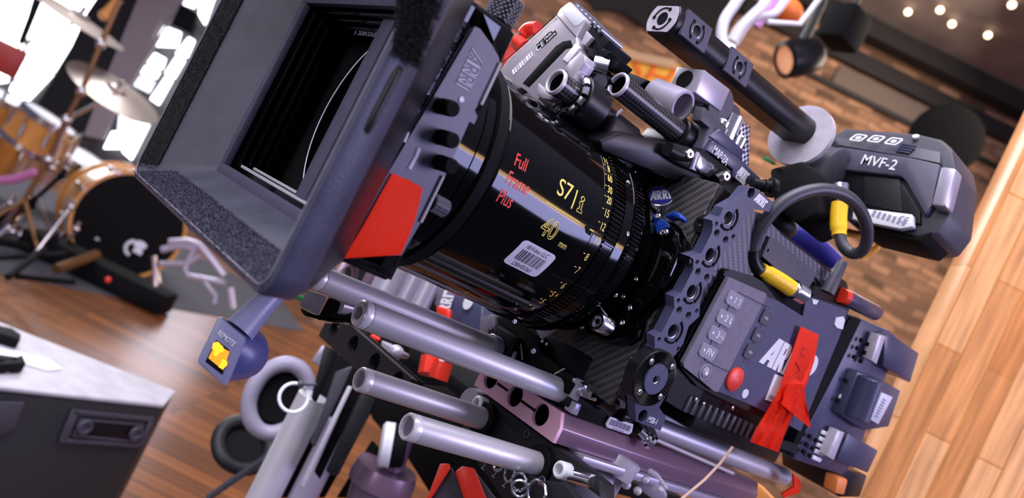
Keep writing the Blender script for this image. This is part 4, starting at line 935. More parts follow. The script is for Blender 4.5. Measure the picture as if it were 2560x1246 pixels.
for k in range(12):
    a0 = 30 * k; b.tube([c1 + Vector((13.5, -11.4 * math.cos(math.radians(a)), 11.4 * math.sin(math.radians(a)))) for a in range(a0 + 3, a0 + 28, 5)], 2.3, 8)
build('collar_segment', b, M['chrome'], mo)
b = MB(); b.pipe(c1 + Vector((16, 0, 0)), c1 + Vector((34, 0, 0)), 14, 7.6, 40, .8); build('collar', b, M['black'], mo)
b = MB(); q = c1 + Vector((60, 6, -12)); b.box(q.x - 20, q.x + 10, q.y - 20, q.y + 14, q.z - 12, q.z + 14, 2); build('rod_block', b, M['black'], mo)
b = MB(); p = pD(1502, 322, 476); q = pD(1556, 275, 476); b.tube([p, q], .9, 8); build('bright_edge', b, M['steel'], mo)
b = MB(); b.pipe(c2 + Vector((60, 0, 0)), c2 + Vector((72, 0, 0)), 10.4, 7.6, 40, .8); b.box(c2.x + 58, c2.x + 80, c2.y - 6, c2.y + 30, c2.z - 22, c2.z - 7, 1.5); build('tube_clamp', b, M['black'], t2)
b = MB(); b.prism(X2(((1408, 286), (1444, 282), (1466, 302), (1452, 326), (1400, 296)), 300), (6, 0, 0), .5); b2 = b
solo('red_ribbon', b, M['tape'], 'small red ribbon showing between lens and carbon tubes', 'ribbon')
# ================================================================ support rods
M['worn_cap'] = mat('worn_bare_metal', (0.80, 0.78, 0.84), 0.32, metal=0.3, noise=.12, nscale=500)
def rod(y, z, x0, x1, label, cap):
    t = thing('support_rod', label, 'rod', ((x0 + x1) / 2, y, z - 7.5), 'steel support rods under the lens')
    b = MB(); b.lathe([(x0 + 5.2, 7.4), (x0 + 5.4, 7.5), (x1, 7.5), (x1, 0)], (0, y, z), (1, 0, 0), 64); build('tube', b, M['steel'], t)
    b = MB()
    if cap: b.lathe([(4, 0), (4, 3.6), (0, 3.7), (-.3, 4.2), (-.3, 5.6), (.6, 6.9), (1.2, 7.3), (4.9, 7.35), (5.2, 7.1), (5.2, 7)], (x0, y, z), (1, 0, 0), 56)
    else: b.lathe([(2.2, 0), (2.2, 5.3), (0, 5.5), (-.2, 6.0), (0, 6.9), (.8, 7.5), (5.4, 7.5)], (x0, y, z), (1, 0, 0), 56)
    build('end_cap', b, M['worn_cap'], t, label='bright worn end cap')
    b = MB(); b.lathe([(3.8 if cap else 2.0, 3.6 if cap else 5.3), (3.8 if cap else 2.0, 0)], (x0, y, z), (1, 0, 0), 32); build('bore', b, M['black_soft'] if cap else M['keypad'], t)
rod(411, -50.6, 207.5, 690, 'steel support rod farther from the viewer in the upper pair', True)
rod(353, -52.2, 209.5, 655, 'steel support rod nearest the viewer in the upper pair with open threaded end', True)
rod(403, -96.1, 260, 366, 'upper and shorter of the two plugged steel rods in the lower pair', False)
rod(341, -97.6, 260, 367, 'lowest steel rod with plugged end just above the red handled clamps', False)

# ================================================================ bridge plate holding the upper rods
br = thing('rod_bracket', 'black rod bracket under the camera body with white barcode label', 'bracket', (400, 381, -64))
b = MB(); b.prism(Y2(((1432, 1000), (1462, 960), (1480, 962), (1560, 1000), (1600, 1030), (1640, 1075), (1655, 1120), (1612, 1094), (1560, 1091), (1440, 1043), (1420, 1020)), 340), (0, 84, 0), 1.2); build('bracket_body', b, M['black'], br)
b = MB(); b.box(370, 420, 344, 420, -48, -24, 2); b.box(352, 372, 398, 426, -62, -36, 2); build('bracket_saddle', b, M['black'], br)
b = MB(); b.prism(Y2(((1432, 1000), (1452, 958), (1466, 956), (1446, 1006)), 336), (0, 8, 0), 1.0); b.prism(Y2(((1428, 1036), (1442, 1008), (1456, 1012), (1444, 1042)), 336), (0, 8, 0), 1); build('front_edge', b, M['lavender_metal'], br)
b = MB(); b.prism(Y2(((1453, 982), (1462, 962), (1478, 962), (1496, 974), (1490, 982), (1482, 984), (1478, 994), (1494, 996), (1490, 1006), (1456, 994)), 330), (0, 5, 0), .7); build('wedge', b, M['chrome'], br, label='bright metal wedge')
b = MB(); b.tube([pY(x, y, 335) for x, y in ((1497, 992), (1515, 1004), (1530, 1016))], 6, 14); b.tube([pY(x, y, 337) for x, y in ((1552, 1040), (1600, 1040), (1612, 1070))], 4, 12); build('lever', b, M['black'], br)
b = MB()
for x, y, r in ((1535, 1006, 2.6), (1333, 877, 1.7), (1567, 981, 1.1), (1574, 985, 1.1), (1355, 853, 1.1), (1366, 860, 1.1), (1286, 803, 1.5)): screw(b, pY(x, y, 334 if r > 2 else 350), (0, -1, 0), r, r * .7)
build('bracket_screw', b, M['chrome'], br)
b = MB(); b.prism(Y2(((1527, 1043), (1584, 1062), (1580, 1082), (1572, 1088), (1518, 1070), (1516, 1062)), 337.4), (0, 1.4, 0), .3); lb = build('asset_label', b, M['label'], br, label='white barcode label')
b = MB()
for k in range(16):
    a = pY(1528, 1056, 337).lerp(pY(1574, 1073, 337), k / 15); h = 1.9; w_ = .35 + .4 * ((k * 7) % 3 == 0); b.box(a.x - w_, a.x + w_, 336.9, 337.5, a.z - h, a.z + h)
b.box(pY(1534, 1070, 337).x, pY(1560, 1078, 337).x, 336.9, 337.4, pY(1547, 1076, 337).z - .3, pY(1547, 1076, 337).z + .3)
build('label_print', b, M['grey_ink'], lb)
b = MB(); p = pY(1610, 1088, 334); q = pY(1630, 1108, 330); d = q - p; b.lathe([(-4, 0), (-4, 3), (2, 3), (2.2, 4.2), (4, 4.2), (4.2, 3.2), (d.length - 2, 3.2), (d.length - 2, 5.2), (d.length, 5.4), (d.length + .4, 4), (d.length + .4, 0)], p, d, 28); build('thumb_screw', b, M['chrome'], br)
# far clamp around the upper far rod
b = MB(); c = pD(1240, 848, 500); b.pipe((352, 411, -50.6), (356, 411, -50.6), 10.2, 7.7, 40, .5); b.pipe((345, 411, -50.6), (352, 411, -50.6), 9, 7.6, 40, .5)
b.prism(X2(((1200, 795), (1228, 786), (1236, 790), (1238, 822), (1250, 846), (1244, 868), (1230, 830), (1222, 822), (1218, 842), (1206, 842)), 352), (3, 0, 0), .5); build('rod_clamp', b, M['lavender_metal'], br)
b = MB(); b.prism(X2(((1238, 790), (1262, 792), (1300, 800), (1345, 838), (1350, 880), (1400, 930), (1440, 960), (1420, 990), (1300, 900), (1252, 866), (1240, 820)), 360), (30, 0, 0), 1.5); build('clamp_block', b, M['black_soft'], br)
b = MB(); b.prism(X2(((1284, 866), (1286, 880), (1280, 896), (1272, 898), (1278, 880)), 356), (3, 0, 0), .4); b.tube([pX(1386, 936, 358), pX(1412, 922, 358)], .4, 6); b.tube([pX(1302, 860, 358), pX(1306, 900, 358)], .5, 6); build('bright_edge', b, M['steel'], br)
b = MB(); b.prism(X2(((1293, 794), (1312, 796), (1308, 802), (1300, 800)), 350), (4, 0, 0), .5); build('red_tab', b, M['red'], br)
b = MB(); b.prism(X2(((1342, 806), (1400, 806), (1380, 826), (1350, 846), (1338, 822)), 352), (3, 0, 0), .5); build('grey_plate', b, M['grey_alu'], br)

# ================================================================ dovetail plate
dv = thing('dovetail_plate', 'long mauve dovetail plate with three round holes in its pink-lit front', 'dovetail plate', (480, 381, -81))
ol = [(x, z) for x, z in ((336, -81), (336, -71), (340.5, -62.5), (421, -62.5), (426, -71), (426, -81))]
hs = [circ(413, -70.6, 7.0, 28), circ(384, -70.8, 7.2, 28), circ(355.5, -71.2, 7.2, 28)]
b = MB(); b.plate(ol, hs, 3, lambda u, v, w_: Vector((363 + w_, u, v)), .4); build('front_face', b, M['pink_lit_plate'], dv, label='front face with holes, pinkish light in its colour')
b = MB(); b.prism([(364.6, y, z) for y, z in ol], (236, 0, 0), .6); build('bar', b, M['mauve_plate'], dv)
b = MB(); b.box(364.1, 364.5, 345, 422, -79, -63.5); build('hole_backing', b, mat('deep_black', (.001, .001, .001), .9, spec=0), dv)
b = MB(); b.box(386, 600, 330, 432, -87, -81.5, .8); build('base_rail', b, M['lavender_metal'], dv)
b = MB(); b.box(361.2, 362.4, 362, 377, -72, -70.2); b.box(361.2, 362.4, 392, 405, -71.6, -69.8); build('front_slot', b, M['black_soft'], dv)
b = MB(); p = pY(1640, 1100, 335.4); q = pY(1832, 1184, 335.4); b.tube([p, q], 1.5, 10); build('edge_strip', b, M['steel'], dv, label='bright strip along the upper edge')

# ================================================================ lower rod bracket
lr = thing('lower_rod_bracket', 'dark matte bracket carrying the two lower steel rods', 'bracket', (370, 370, -116))
b = MB(); b.prism(X2(((1196, 988), (1210, 985), (1448, 1160), (1500, 1204), (1500, 1246), (1440, 1200), (1300, 1090), (1200, 1020)), 366), (14, 0, 0), 1.2)
b.box(366, 384, 322, 424, -113, -88, 3); build('bracket_body', b, M['rubber'], lr)
b = MB(); b.pipe((361, 341, -97.6), (369, 341, -97.6), 12, 7.6, 40, .8); b.pipe((360, 403, -96.1), (369, 403, -96.1), 11.5, 7.6, 40, .8); build('rod_socket', b, M['black_soft'], lr)
for x, y, r, rr in ((1396, 1174, 6.2, 4.2), (1190, 1006, 5.6, 3.8)):
    c = pX(x, y, 358); b = MB(); b.pipe(c, c + Vector((14, 0, 0)), r * .86, rr * .8, 36, 1.0); build('white_bushing', b, M['white'], lr, label='white ring bushing')
b = MB(); c = pX(1171, 1005, 366); b.lathe([(0, 0), (0, 10), (8, 11), (8, 0)], c, (1, 0, 0), 30); build('round_end', b, M['lavender_metal'], lr)
b = MB(); c = pX(1317, 1086, 365.6); b.torus(c, (1, 0, 0), 2.4, .5, 20, 6); build('small_ring', b, M['dark_grey'], lr)
b = MB(); p = pX(1425, 1190, 366); q = pX(1480, 1204, 366); b.tube([p, q], 4, 12); build('stub_shaft', b, M['chrome'], lr)

# ================================================================ connector panel with keyring-like rings
cp = thing('connector_panel', 'dark panel with faint white numbers and loose metal rings under the lowest rod', 'panel', pX(1330, 1230, 340))
b = MB(); b.prism(X2(((1186, 1148), (1262, 1170), (1360, 1200), (1410, 1210), (1440, 1246), (1440, 1300), (1290, 1300), (1230, 1210)), 352), (8, 0, 0), 1); build('panel_body', b, M['rubber'], cp)
b = MB()
for x, y in ((1209, 1166), (1236, 1186), (1262, 1210)):
    c = pX(x, y, 351.8); b.text('2', 5, planemap(c, (0, -1, 0), (0, 0, 1)), 'CENTER', .1)
build('number_print', b, M['grey_ink'], cp)
b = MB(); c = pX(1354, 1204, 351.5); b.torus(c, (1, 0, 0), 2.6, .6, 20, 6); build('small_ring', b, M['dark_grey'], cp)
for x, y, r, tl in ((1246, 1162, 4.6, .2), (1274, 1184, 6.0, -.1), (1298, 1206, 6.2, .3), (1342, 1232, 8.5, .1), (1300, 1222, 6.0, .8)):
    b = MB(); b.torus(pX(x, y, 346), (1, tl, .1), r * .8, .95, 30, 8)
    solo('metal_ring', b, M['chrome'], {1246: 'small bright ring half hidden behind the lowest steel rod', 1274: 'bright oval ring just under the end of the lowest rod', 1298: 'bright ring linked above another ring on the dark panel', 1342: 'largest bright ring at the edge of the dark numbered panel', 1300: 'bright ring hanging from a linked ring at the bottom edge'}[x], 'ring', 'metal rings on the dark panel')

# ================================================================ red handled clamps
for i, (pts, lab) in enumerate(((((1108, 1160), (1126, 1168), (1072, 1246), (1040, 1300), (1066, 1300), (1082, 1246), (1070, 1236)), 'red jaw pad of the dark clamp, the one nearer the silver pole'), (((1140, 1178), (1154, 1166), (1206, 1262), (1240, 1330), (1180, 1330), (1164, 1246)), 'wider red jaw pad facing right under the lowest rod'))):
    pass
def spring_clamp(name, label, armpts, grippts, d):
    t = thing(name, label, 'clamp', pD(*armpts[-1], d), 'dark clamps with red pads below the lower rods')
    b = MB(); P = [pD(x, y, d) for x, y in armpts]; b.prism(P, ray(1130, 1200) * 14, 1.5); build('arm', b, M['dark_grey'], t)
    b = MB(); P = [pD(x, y, d - 6) for x, y in grippts]; b.prism(P, ray(1130, 1200) * 22, 1.0); build('red_grip', b, M['red'], t, label='red grip')
    return t
spring_clamp('spring_clamp', 'dark spring clamp with narrow red grip beside the orange floor gap', ((1126, 1166), (1142, 1190), (1160, 1246), (1175, 1300), (1060, 1300), (1078, 1240)), ((1100, 1160), (1124, 1160), (1126, 1172), (1076, 1250), (1050, 1300), (1030, 1300), (1072, 1236)), 560)
spring_clamp('spring_clamp', 'dark spring clamp with broad red grip under the end of the lowest rod', ((1160, 1168), (1186, 1176), (1250, 1260), (1280, 1310), (1200, 1310)), ((1138, 1180), (1156, 1166), (1186, 1172), (1238, 1300), (1176, 1300)), 560)

# ================================================================ remote display hanging from the matte box
rm = thing('remote_display', 'lavender grey cone shaped remote unit with an orange lit square display', 'remote unit', pD(580, 960, 372))
rd = 372
face = [pD(x, y, rd) for x, y in ((545, 794), (556, 798), (610, 845), (612, 856), (567, 962), (560, 966), (494, 908), (494, 898))]
n_ = ray(580, 880)
back = Vector((26, 20, 2))
b = MB(); b.prism(face, (2.0, 3, 0.2), .8); build('face_plate', b, M['remote'], rm)
vs = [b_ for b_ in face]; cen = sum(vs, Vector()) / len(vs)
b = MB(); f1 = [v.copy() + Vector((1, 2, 0)) for v in vs]; c2 = pD(596, 888, rd + 16); ax2 = Vector((.80, .60, -.05)).normalized()
N = 40
def edgept(pl, t):
    n = len(pl); x = t * n; i = int(x) % n; return pl[i].lerp(pl[(i + 1) % n], x - int(x))
# cone from the diamond face to a round back
uu = Vector((0, 0, 1)); uu = (uu - ax2 * uu.dot(ax2)).normalized(); wv = ax2.cross(uu)
r0 = []; 
for k in range(N):
    a = 2 * math.pi * k / N; dirv = uu * math.cos(a) + wv * math.sin(a)
    # farthest polygon support along the direction
    best = max(range(len(f1)), key=lambda i: (f1[i] - cen).normalized().dot(dirv)); 
    # intersect the polygon edge with the radial direction
    hit = None
    for i in range(len(f1)):
        p, q = f1[i] - cen, f1[(i + 1) % len(f1)] - cen
        pu, pv, qu, qv = p.dot(uu), p.dot(wv), q.dot(uu), q.dot(wv); ca, sa = math.cos(a), math.sin(a)
        den = (qu - pu) * sa - (qv - pv) * ca
        if abs(den) < 1e-9: continue
        s = (pv * ca - pu * sa) / den
        if -1e-6 <= s <= 1 + 1e-6:
            pt = p + (q - p) * s
            if pt.dot(uu) * ca + pt.dot(wv) * sa > 0: hit = pt
    r0.append(cen + (hit if hit is not None else dirv * 10))
rings = [r0]
for s, R_, off in ((6, 13.0, 0), (13, 13.4, 0), (17, 12.4, 0), (18, 10, 0)):
    cc = cen + ax2 * s + Vector((3.2, 2.4, .4)) * (s / 18); mix = min(1, s / 10)
    rings.append([r0[k].lerp(cc + (uu * math.cos(2 * math.pi * k / N) + wv * math.sin(2 * math.pi * k / N)) * R_, 1) if mix >= 1 else (r0[k] + ax2 * s).lerp(cc + (uu * math.cos(2 * math.pi * k / N) + wv * math.sin(2 * math.pi * k / N)) * R_, mix) for k in range(N)])
loft(b, rings); b.bm.faces.new([b.bm.verts.new(p) for p in rings[-1]])
build('cone_body', b, M['remote_dark'], rm)
b = MB(); a0 = pD(612, 812, rd + 8); a1 = pD(676, 742, rd + 16); d = a1 - a0
b.lathe([(-4, 7.5), (2, 7.0), (6, 6.4), (d.length * .55, 6.2), (d.length * .56, 5.8), (d.length + 14, 5.8), (d.length + 14, 0)], a0, d, 32); build('stem', b, M['remote'], rm)
b = MB(); b.prism([pD(x, y, rd - .5) for x, y in ((541, 849), (574, 876), (556, 938), (513, 905))], n_ * .8, .3); build('display_frame', b, M['black'], rm)
dm = mat('orange_display', (.9, .35, .02), .5, emit=(1.0, .33, .01), estr=.75); dy = mat('yellow_display', (.95, .65, .03), .5, emit=(1.0, .58, .01), estr=.85)
b = MB(); b.prism([pD(x, y, rd - .8) for x, y in ((538, 860), (574, 880), (558, 926), (521, 896))], n_ * .3); build('display', b, dm, rm, label='lit orange display')
b = MB()
for pl in (((533, 858), (545, 855), (558, 868), (560, 878), (548, 884), (540, 892), (534, 888), (536, 876), (530, 872)), ((556, 898), (568, 904), (568, 914), (556, 924), (546, 918), (552, 908))): b.prism([pD(x, y, rd - 1.0) for x, y in pl], n_ * .2)
build('display_mark', b, dy, rm)
b = MB(); c = pD(566, 847, rd - .4); uq = (pD(580, 859, rd) - pD(553, 837, rd)).normalized(); vq = n_.cross(uq).normalized() * -1
if vq.z < 0: vq = -vq
mpn = uq.cross(vq)
b.text('REMOTE', 2.4, planemap(c, uq, vq), 'CENTER', .15, ws=.75); build('name_print', b, M['white'], rm)
# green plug end showing under the matte box, and grey block under the far rod
b = MB(); b.prism([pD(x, y, 520) for x, y in ((731, 740), (748, 734), (762, 744), (756, 754), (736, 748))], ray(745, 744) * 10, 1); gp_ = b
gb = thing('clamp_block', 'square grey faced clamp block under the far upper steel rod tip', 'clamp', pD(790, 790, 470))
b = MB(); b.prism([pD(x, y, 460) for x, y in ((768, 724), (818, 742), (796, 790), (748, 764))], ray(790, 760) * 10, 1); build('grey_face', b, M['keypad'], gb, label='plain grey face')
b = MB(); b.prism([pD(x, y, 470) for x, y in ((748, 768), (796, 792), (822, 742), (840, 748), (900, 790), (880, 808), (826, 806), (760, 790))], ray(820, 780) * 26, 2); build('block_body', b, M['black_soft'], gb)
b = MB(); p = pD(850, 764, 470); b.cyl(p, p + Vector((18, 0, 2)), 5, 20); build('stub', b, M['lavender_metal'], gb); build('green_plug', gp_, M['green'], gb, label='green plug end')
# ================================================================ the room (local axes: right, forward, up)
RZ = math.atan2(-0.62161, 0.78332)
ROT = Matrix.Rotation(RZ, 4, 'Z')
RI = ROT.inverted()
def rp_(px, py, d): return RI @ pD(px, py, d)         # sight line at a depth, in room axes
def local(mb, **k): return dict(xf=ROT, rotz=RZ)
def rstruct(name, mb, m): return struct(name, mb, m, xf=ROT, rotz=RZ)
def rsolo(name, mb, m, label, cat, group=None): return solo(name, mb, m, label, cat, group, xf=ROT, rotz=RZ)
WD = 5600.0; LD = 8000.0
# materials of the room
def brick():
    m = mat('brick_wall', (.4, .22, .13), .85); tc = nd(m, 'ShaderNodeTexCoord'); sp = nd(m, 'ShaderNodeSeparateXYZ'); cb = nd(m, 'ShaderNodeCombineXYZ')
    lk(m, tc.outputs['Object'], sp.inputs[0]); lk(m, sp.outputs[0], cb.inputs[0]); lk(m, sp.outputs[2], cb.inputs[1])
    nz = nd(m, 'ShaderNodeTexNoise'); nz.inputs['Scale'].default_value = 5; lk(m, cb.outputs[0], nz.inputs['Vector'])
    ad = nd(m, 'ShaderNodeVectorMath'); ad.operation = 'MULTIPLY_ADD'; lk(m, nz.outputs[1], ad.inputs[0]); ad.inputs[1].default_value = (.12, .07, 0); lk(m, cb.outputs[0], ad.inputs[2])
    br = nd(m, 'ShaderNodeTexBrick'); br.inputs['Scale'].default_value = 1; br.inputs['Brick Width'].default_value = .175; br.inputs['Row Height'].default_value = .058; br.inputs['Mortar Size'].default_value = .008
    br.inputs['Bias'].default_value = -.15
    br.inputs['Color1'].default_value = (.47, .25, .14, 1); br.inputs['Color2'].default_value = (.035, .018, .010, 1); br.inputs['Mortar'].default_value = (.22, .12, .07, 1)
    lk(m, ad.outputs[0], br.inputs['Vector'])
    n2 = nd(m, 'ShaderNodeTexNoise'); n2.inputs['Scale'].default_value = 1.1; n2.inputs['Detail'].default_value = 3; lk(m, cb.outputs[0], n2.inputs['Vector'])
    rr = nd(m, 'ShaderNodeMapRange'); rr.inputs[1].default_value = .3; rr.inputs[2].default_value = .7; rr.inputs[3].default_value = .6; rr.inputs[4].default_value = 1.35; lk(m, n2.outputs[0], rr.inputs[0])
    mx = nd(m, 'ShaderNodeVectorMath'); mx.operation = 'SCALE'; lk(m, br.outputs[0], mx.inputs[0]); lk(m, rr.outputs[0], mx.inputs['Scale']); lk(m, mx.outputs[0], pb(m).inputs['Base Color'])
    bp = nd(m, 'ShaderNodeBump'); bp.inputs['Strength'].default_value = .6; bp.inputs['Distance'].default_value = .01; lk(m, br.outputs[1], bp.inputs['Height']); bp.invert = True; lk(m, bp.outputs[0], pb(m).inputs['Normal'])
    return m
def wood(name, c0, c1, c2, sx, sy, rough, axes=(0, 1), mort=.004):
    m = mat(name, c0, rough); tc = nd(m, 'ShaderNodeTexCoord'); sp = nd(m, 'ShaderNodeSeparateXYZ'); cb = nd(m, 'ShaderNodeCombineXYZ')
    lk(m, tc.outputs['Object'], sp.inputs[0]); lk(m, sp.outputs[axes[0]], cb.inputs[0]); lk(m, sp.outputs[axes[1]], cb.inputs[1])
    br = nd(m, 'ShaderNodeTexBrick'); br.inputs['Scale'].default_value = 1; br.inputs['Brick Width'].default_value = sx; br.inputs['Row Height'].default_value = sy; br.inputs['Mortar Size'].default_value = mort
    br.inputs['Color1'].default_value = (*c0, 1); br.inputs['Color2'].default_value = (*c1, 1); br.inputs['Mortar'].default_value = (*c2, 1); lk(m, cb.outputs[0], br.inputs['Vector'])
    n = nd(m, 'ShaderNodeTexNoise'); mp = nd(m, 'ShaderNodeMapping'); mp.inputs['Scale'].default_value = (1 / sx * 1.2, 1 / sy * 2.5, 1); lk(m, cb.outputs[0], mp.inputs[0]); lk(m, mp.outputs[0], n.inputs['Vector']); n.inputs['Scale'].default_value = 1.5; n.inputs['Detail'].default_value = 5
    rr = nd(m, 'ShaderNodeMapRange'); rr.inputs[1].default_value = .25; rr.inputs[2].default_value = .75; rr.inputs[3].default_value = .62; rr.inputs[4].default_value = 1.35; lk(m, n.outputs[0], rr.inputs[0])
    mx = nd(m, 'ShaderNodeVectorMath'); mx.operation = 'SCALE'; lk(m, br.outputs[0], mx.inputs[0]); lk(m, rr.outputs[0], mx.inputs['Scale']); lk(m, mx.outputs[0], pb(m).inputs['Base Color'])
    return m
M['brick'] = brick()
M['floor'] = wood('worn_wood_floor', (.26, .095, .030), (.13, .046, .018), (.05, .018, .008), 1.4, .085, .27)
pb(M['floor']).inputs['Specular IOR Level'].default_value = 1.0
M['block'] = wood('butcher_block', (.90, .47, .21), (.60, .22, .06), (.58, .23, .06), .20, .034, .30, (2, 0), .0012)
M['window'] = mat('window_daylight', (.9, .95, 1), .5, emit=(.90, .97, 1.0), estr=4.5)
M['window_dim'] = mat('window_shade', (.8, .8, .85), .5, emit=(.80, .88, 1.0), estr=1.6)
M['window_mid'] = mat('window_cloud', (.9, .9, 1), .5, emit=(.88, .86, 1.0), estr=2.6)
M['curtain'] = mat('black_curtain', (.010, .010, .012), .9)
M['corrugated'] = mat('corrugated_grey', (.30, .255, .28), .6)
M['maple'] = mat('maple_drum_shell', (.62, .36, .15), .22, noise=.2, nscale=6, coat=.5)
M['maple_orange'] = mat('orange_drum_shell', (.62, .27, .06), .25, coat=.4)
M['cymbal'] = mat('cymbal_bronze', (.30, .24, .22), .32, metal=.5)
M['stand'] = mat('stand_chrome', (.62, .58, .60), .2, metal=1)
M['stand_warm'] = mat('stand_brown', (.22, .11, .05), .3, metal=.6)
# shell of the room
b = MB(); b.box(-9500, 6500, 700, 8260, FLOOR - 40, FLOOR); rstruct('floor', b, M['floor'])
b = MB(); b.box(-1100, 6500, WD, WD + 200, FLOOR, 4200); rstruct('wall_back', b, M['brick'])
b = MB(); b.box(-9500, 1500, LD + 60, LD + 260, FLOOR, 5200); rstruct('wall_left', b, mat('dim_wall', (.06, .055, .06), .8))
cm = mat('ceiling_boards', (.20, .17, .16), .7, noise=.3, nscale=3)
b = MB(); b.box(-200, 6500, 1200, 5580, 2640, 2720); rstruct('ceiling', b, cm)
b = MB(); b.box(700, 6000, WD - 90, WD - 20, 2360, 2470); b.box(700, 6000, WD - 260, WD - 120, 2520, 2640); b.box(1300, 6000, WD - 60, WD - 10, 2170, 2200); rstruct('trim_1', b, mat('dark_beam', (.012, .010, .010), .6))
b = MB(); b.box(1500, 2600, WD - 20, WD - 2, 2215, 2350); rstruct('trim_2', b, mat('grey_board', (.16, .12, .10), .7))
lm_ = mat('warm_bulb', (1, .8, .6), .5, emit=(1, .72, .5), estr=5)
for i, (px, py) in enumerate(((2350, 25), (2380, 60), (2470, 88), (2530, 12), (2270, 30))):
    b = MB(); p = RI @ pZ(px, py, 2600); b.ball(p, 20)
    rsolo('ceiling_bulb', b, lm_, ('small warm bulb on the dark beam, the highest and farthest left', 'small warm bulb on the beam just beside the highest one', 'small warm bulb at the lowest point of the ceiling row', 'small warm bulb nearest the upper corner of the ceiling', 'faint warm bulb over the dark beam')[i], 'bulb', 'ceiling bulbs')
def wq(px0, py0, px1, py1, px2, py2, px3, py3, d, th=12):
    """upright panel on the far wall from its four corners"""
    P = [rp_(x, y, d) for x, y in ((px0, py0), (px1, py1), (px2, py2), (px3, py3))]
    for p in P: p.y = d
    return P, (0, th, 0)
def wpanel(name, corners, m, d, th=15, **k):
    b = MB(); P, v = wq(*[c for q in corners for c in q], d, th); b.prism(P, v); return b
# windows on the left
wins = [(((-60, -40), (96, -40), (52, 110), (-60, 330)), 1), (((118, -40), (240, -40), (196, 70), (70, 255), (40, 246)), 1)]
n = 0
for pts, k in (([(-80, -60), (92, -60), (20, 205), (-80, 220)], 'window'), ([(112, -60), (262, -60), (190, 90), (130, 190), (64, 262), (22, 222)], 'window')):
    n += 1; b = MB(); P = [rp_(x, y, LD + 20) for x, y in pts]
    for p in P: p.y = LD + 20
    b.prism(P, (0, 20, 0)); o = rstruct('window_%d' % n, b, M[k])
b = MB(); 
for a, c in (((40, 142), (136, 184)),):
    p, q = rp_(*a, LD + 14), rp_(*c, LD + 14); b.tube([p, q], 9, 6)
P = [rp_(x, y, LD + 10) for x, y in ((98, -40), (122, -40), (60, 112), (44, 106))]; b.prism(P, (0, 8, 0))
rstruct('trim_3', b, M['curtain'])
rows = [((403, 62), (450, 80), (440, 116), (388, 114)), ((386, 132), (412, 146), (404, 172), (368, 158)), ((364, 164), (398, 180), (388, 196), (352, 184)), ((350, 190), (386, 204), (372, 232), (334, 214)), ((470, 92), (484, 100), (466, 142), (438, 134)),
        ((440, 140), (460, 150), (434, 196), (412, 184)), ((414, 192), (430, 200), (396, 262), (376, 248)), ((350, 288), (384, 290), (330, 400), (308, 380)), ((300, 270), (352, 272), (330, 326), (296, 330)), ((460, -20), (490, -20), (482, 18), (440, 2)), ((500, -30), (540, -30), (510, 60), (494, 34)), ((282, 330), (318, 330), (305, 372), (262, 372))]
for i, pts in enumerate(rows):
    b = MB(); P = [rp_(x, y, LD - 40) for x, y in pts]
    for p in P: p.y = LD - 40
    b.prism(P, (0, 20, 0)); rstruct('window_%d' % (3 + i), b, M['window'] if i not in (3, 8) else M['window_dim'])
for k, pts in enumerate(((( 560, -20), (690, 40), (590, 380), (470, 330)), ((710, 50), (850, 115), (740, 440), (610, 390)))):
    b = MB(); P = [rp_(x, y, LD + 20) for x, y in pts]
    for p in P: p.y = LD + 20
    b.prism(P, (0, 20, 0)); rstruct('window_%d' % (15 + k), b, M['window_mid'])
# dark curtain and corrugated panel
b = MB(); P = [rp_(x, y, LD - 10) for x, y in ((216, 30), (262, -40), (360, -40), (330, 60), (262, 238), (214, 334), (120, 300), (96, 262), (172, 130))]
for p in P: p.y = LD - 10
x0 = min(p.x for p in P); x1 = max(p.x for p in P); b.prism(P, (0, 16, 0))
rsolo('curtain', b, M['curtain'], 'tall black curtain hanging beside the bright windows behind the drums', 'curtain')
b = MB(); P = [rp_(x, y, LD - 70) for x, y in ((356, -40), (486, -40), (452, 10), (396, 60), (300, 262), (262, 350), (212, 340), (250, 236))]
for p in P: p.y = LD - 70
b.prism(P, (0, 20, 0)); xs = [p.x for p in P]
for k in range(9):
    t = (k + .5) / 9; a = P[0].lerp(P[1], t); c = P[7].lerp(P[4], t); a.y = c.y = LD - 72; b.tube([a, c], 16, 8)
rsolo('corrugated_panel', b, M['corrugated'], 'grey pink corrugated panel standing between black curtain and window strip', 'panel')
b = MB(); P = [rp_(x, y, LD - 110) for x, y in ((452, 8), (494, 34), (478, 86), (426, 62))]; b.prism(P, (0, 60, 0)); rsolo('dark_box', b, M['black_soft'], 'dark square box on the wall between the small bright panes', 'box')
# painted sign and plank on the brick wall
b = MB(); P = [rp_(x, y, WD - 16) for x, y in ((1496, 100), (1700, 162), (1690, 262), (1560, 262), (1470, 190))]; b.prism(P, (0, 12, 0)); sg = thing('painted_sign', 'yellow painted sign with orange handwritten word on the brick wall', 'sign', ROT @ rp_(1600, 240, WD - 16), rotz=RZ)
build('board', b, mat('yellow_sign', (.85, .46, .05), .6, noise=.25, nscale=5), sg, xf=ROT)
b = MB(); a = rp_(1510, 146, WD - 26); c = rp_(1660, 200, WD - 26); ud = (c - a); ud.y = 0
b.text('FISH', 190, planemap((a + c) / 2, ud, Vector((-ud.z, 0, ud.x))), 'CENTER', 3, shear=.25, ws=1.0, bold=.02); build('lettering', b, mat('orange_paint', (.85, .16, .01), .6), sg, xf=ROT, label='orange handwritten word')
b = MB(); P = [rp_(x, y, WD - 90) for x, y in ((1240, 62), (1330, 96), (1480, 106), (1690, 150), (1690, 172), (1500, 130), (1330, 128), (1240, 96))]; b.prism(P, (0, 30, 0)); rsolo('plank', b, mat('pale_plank', (.55, .36, .22), .6), 'pale narrow plank fixed along the brick wall above the sign', 'plank')
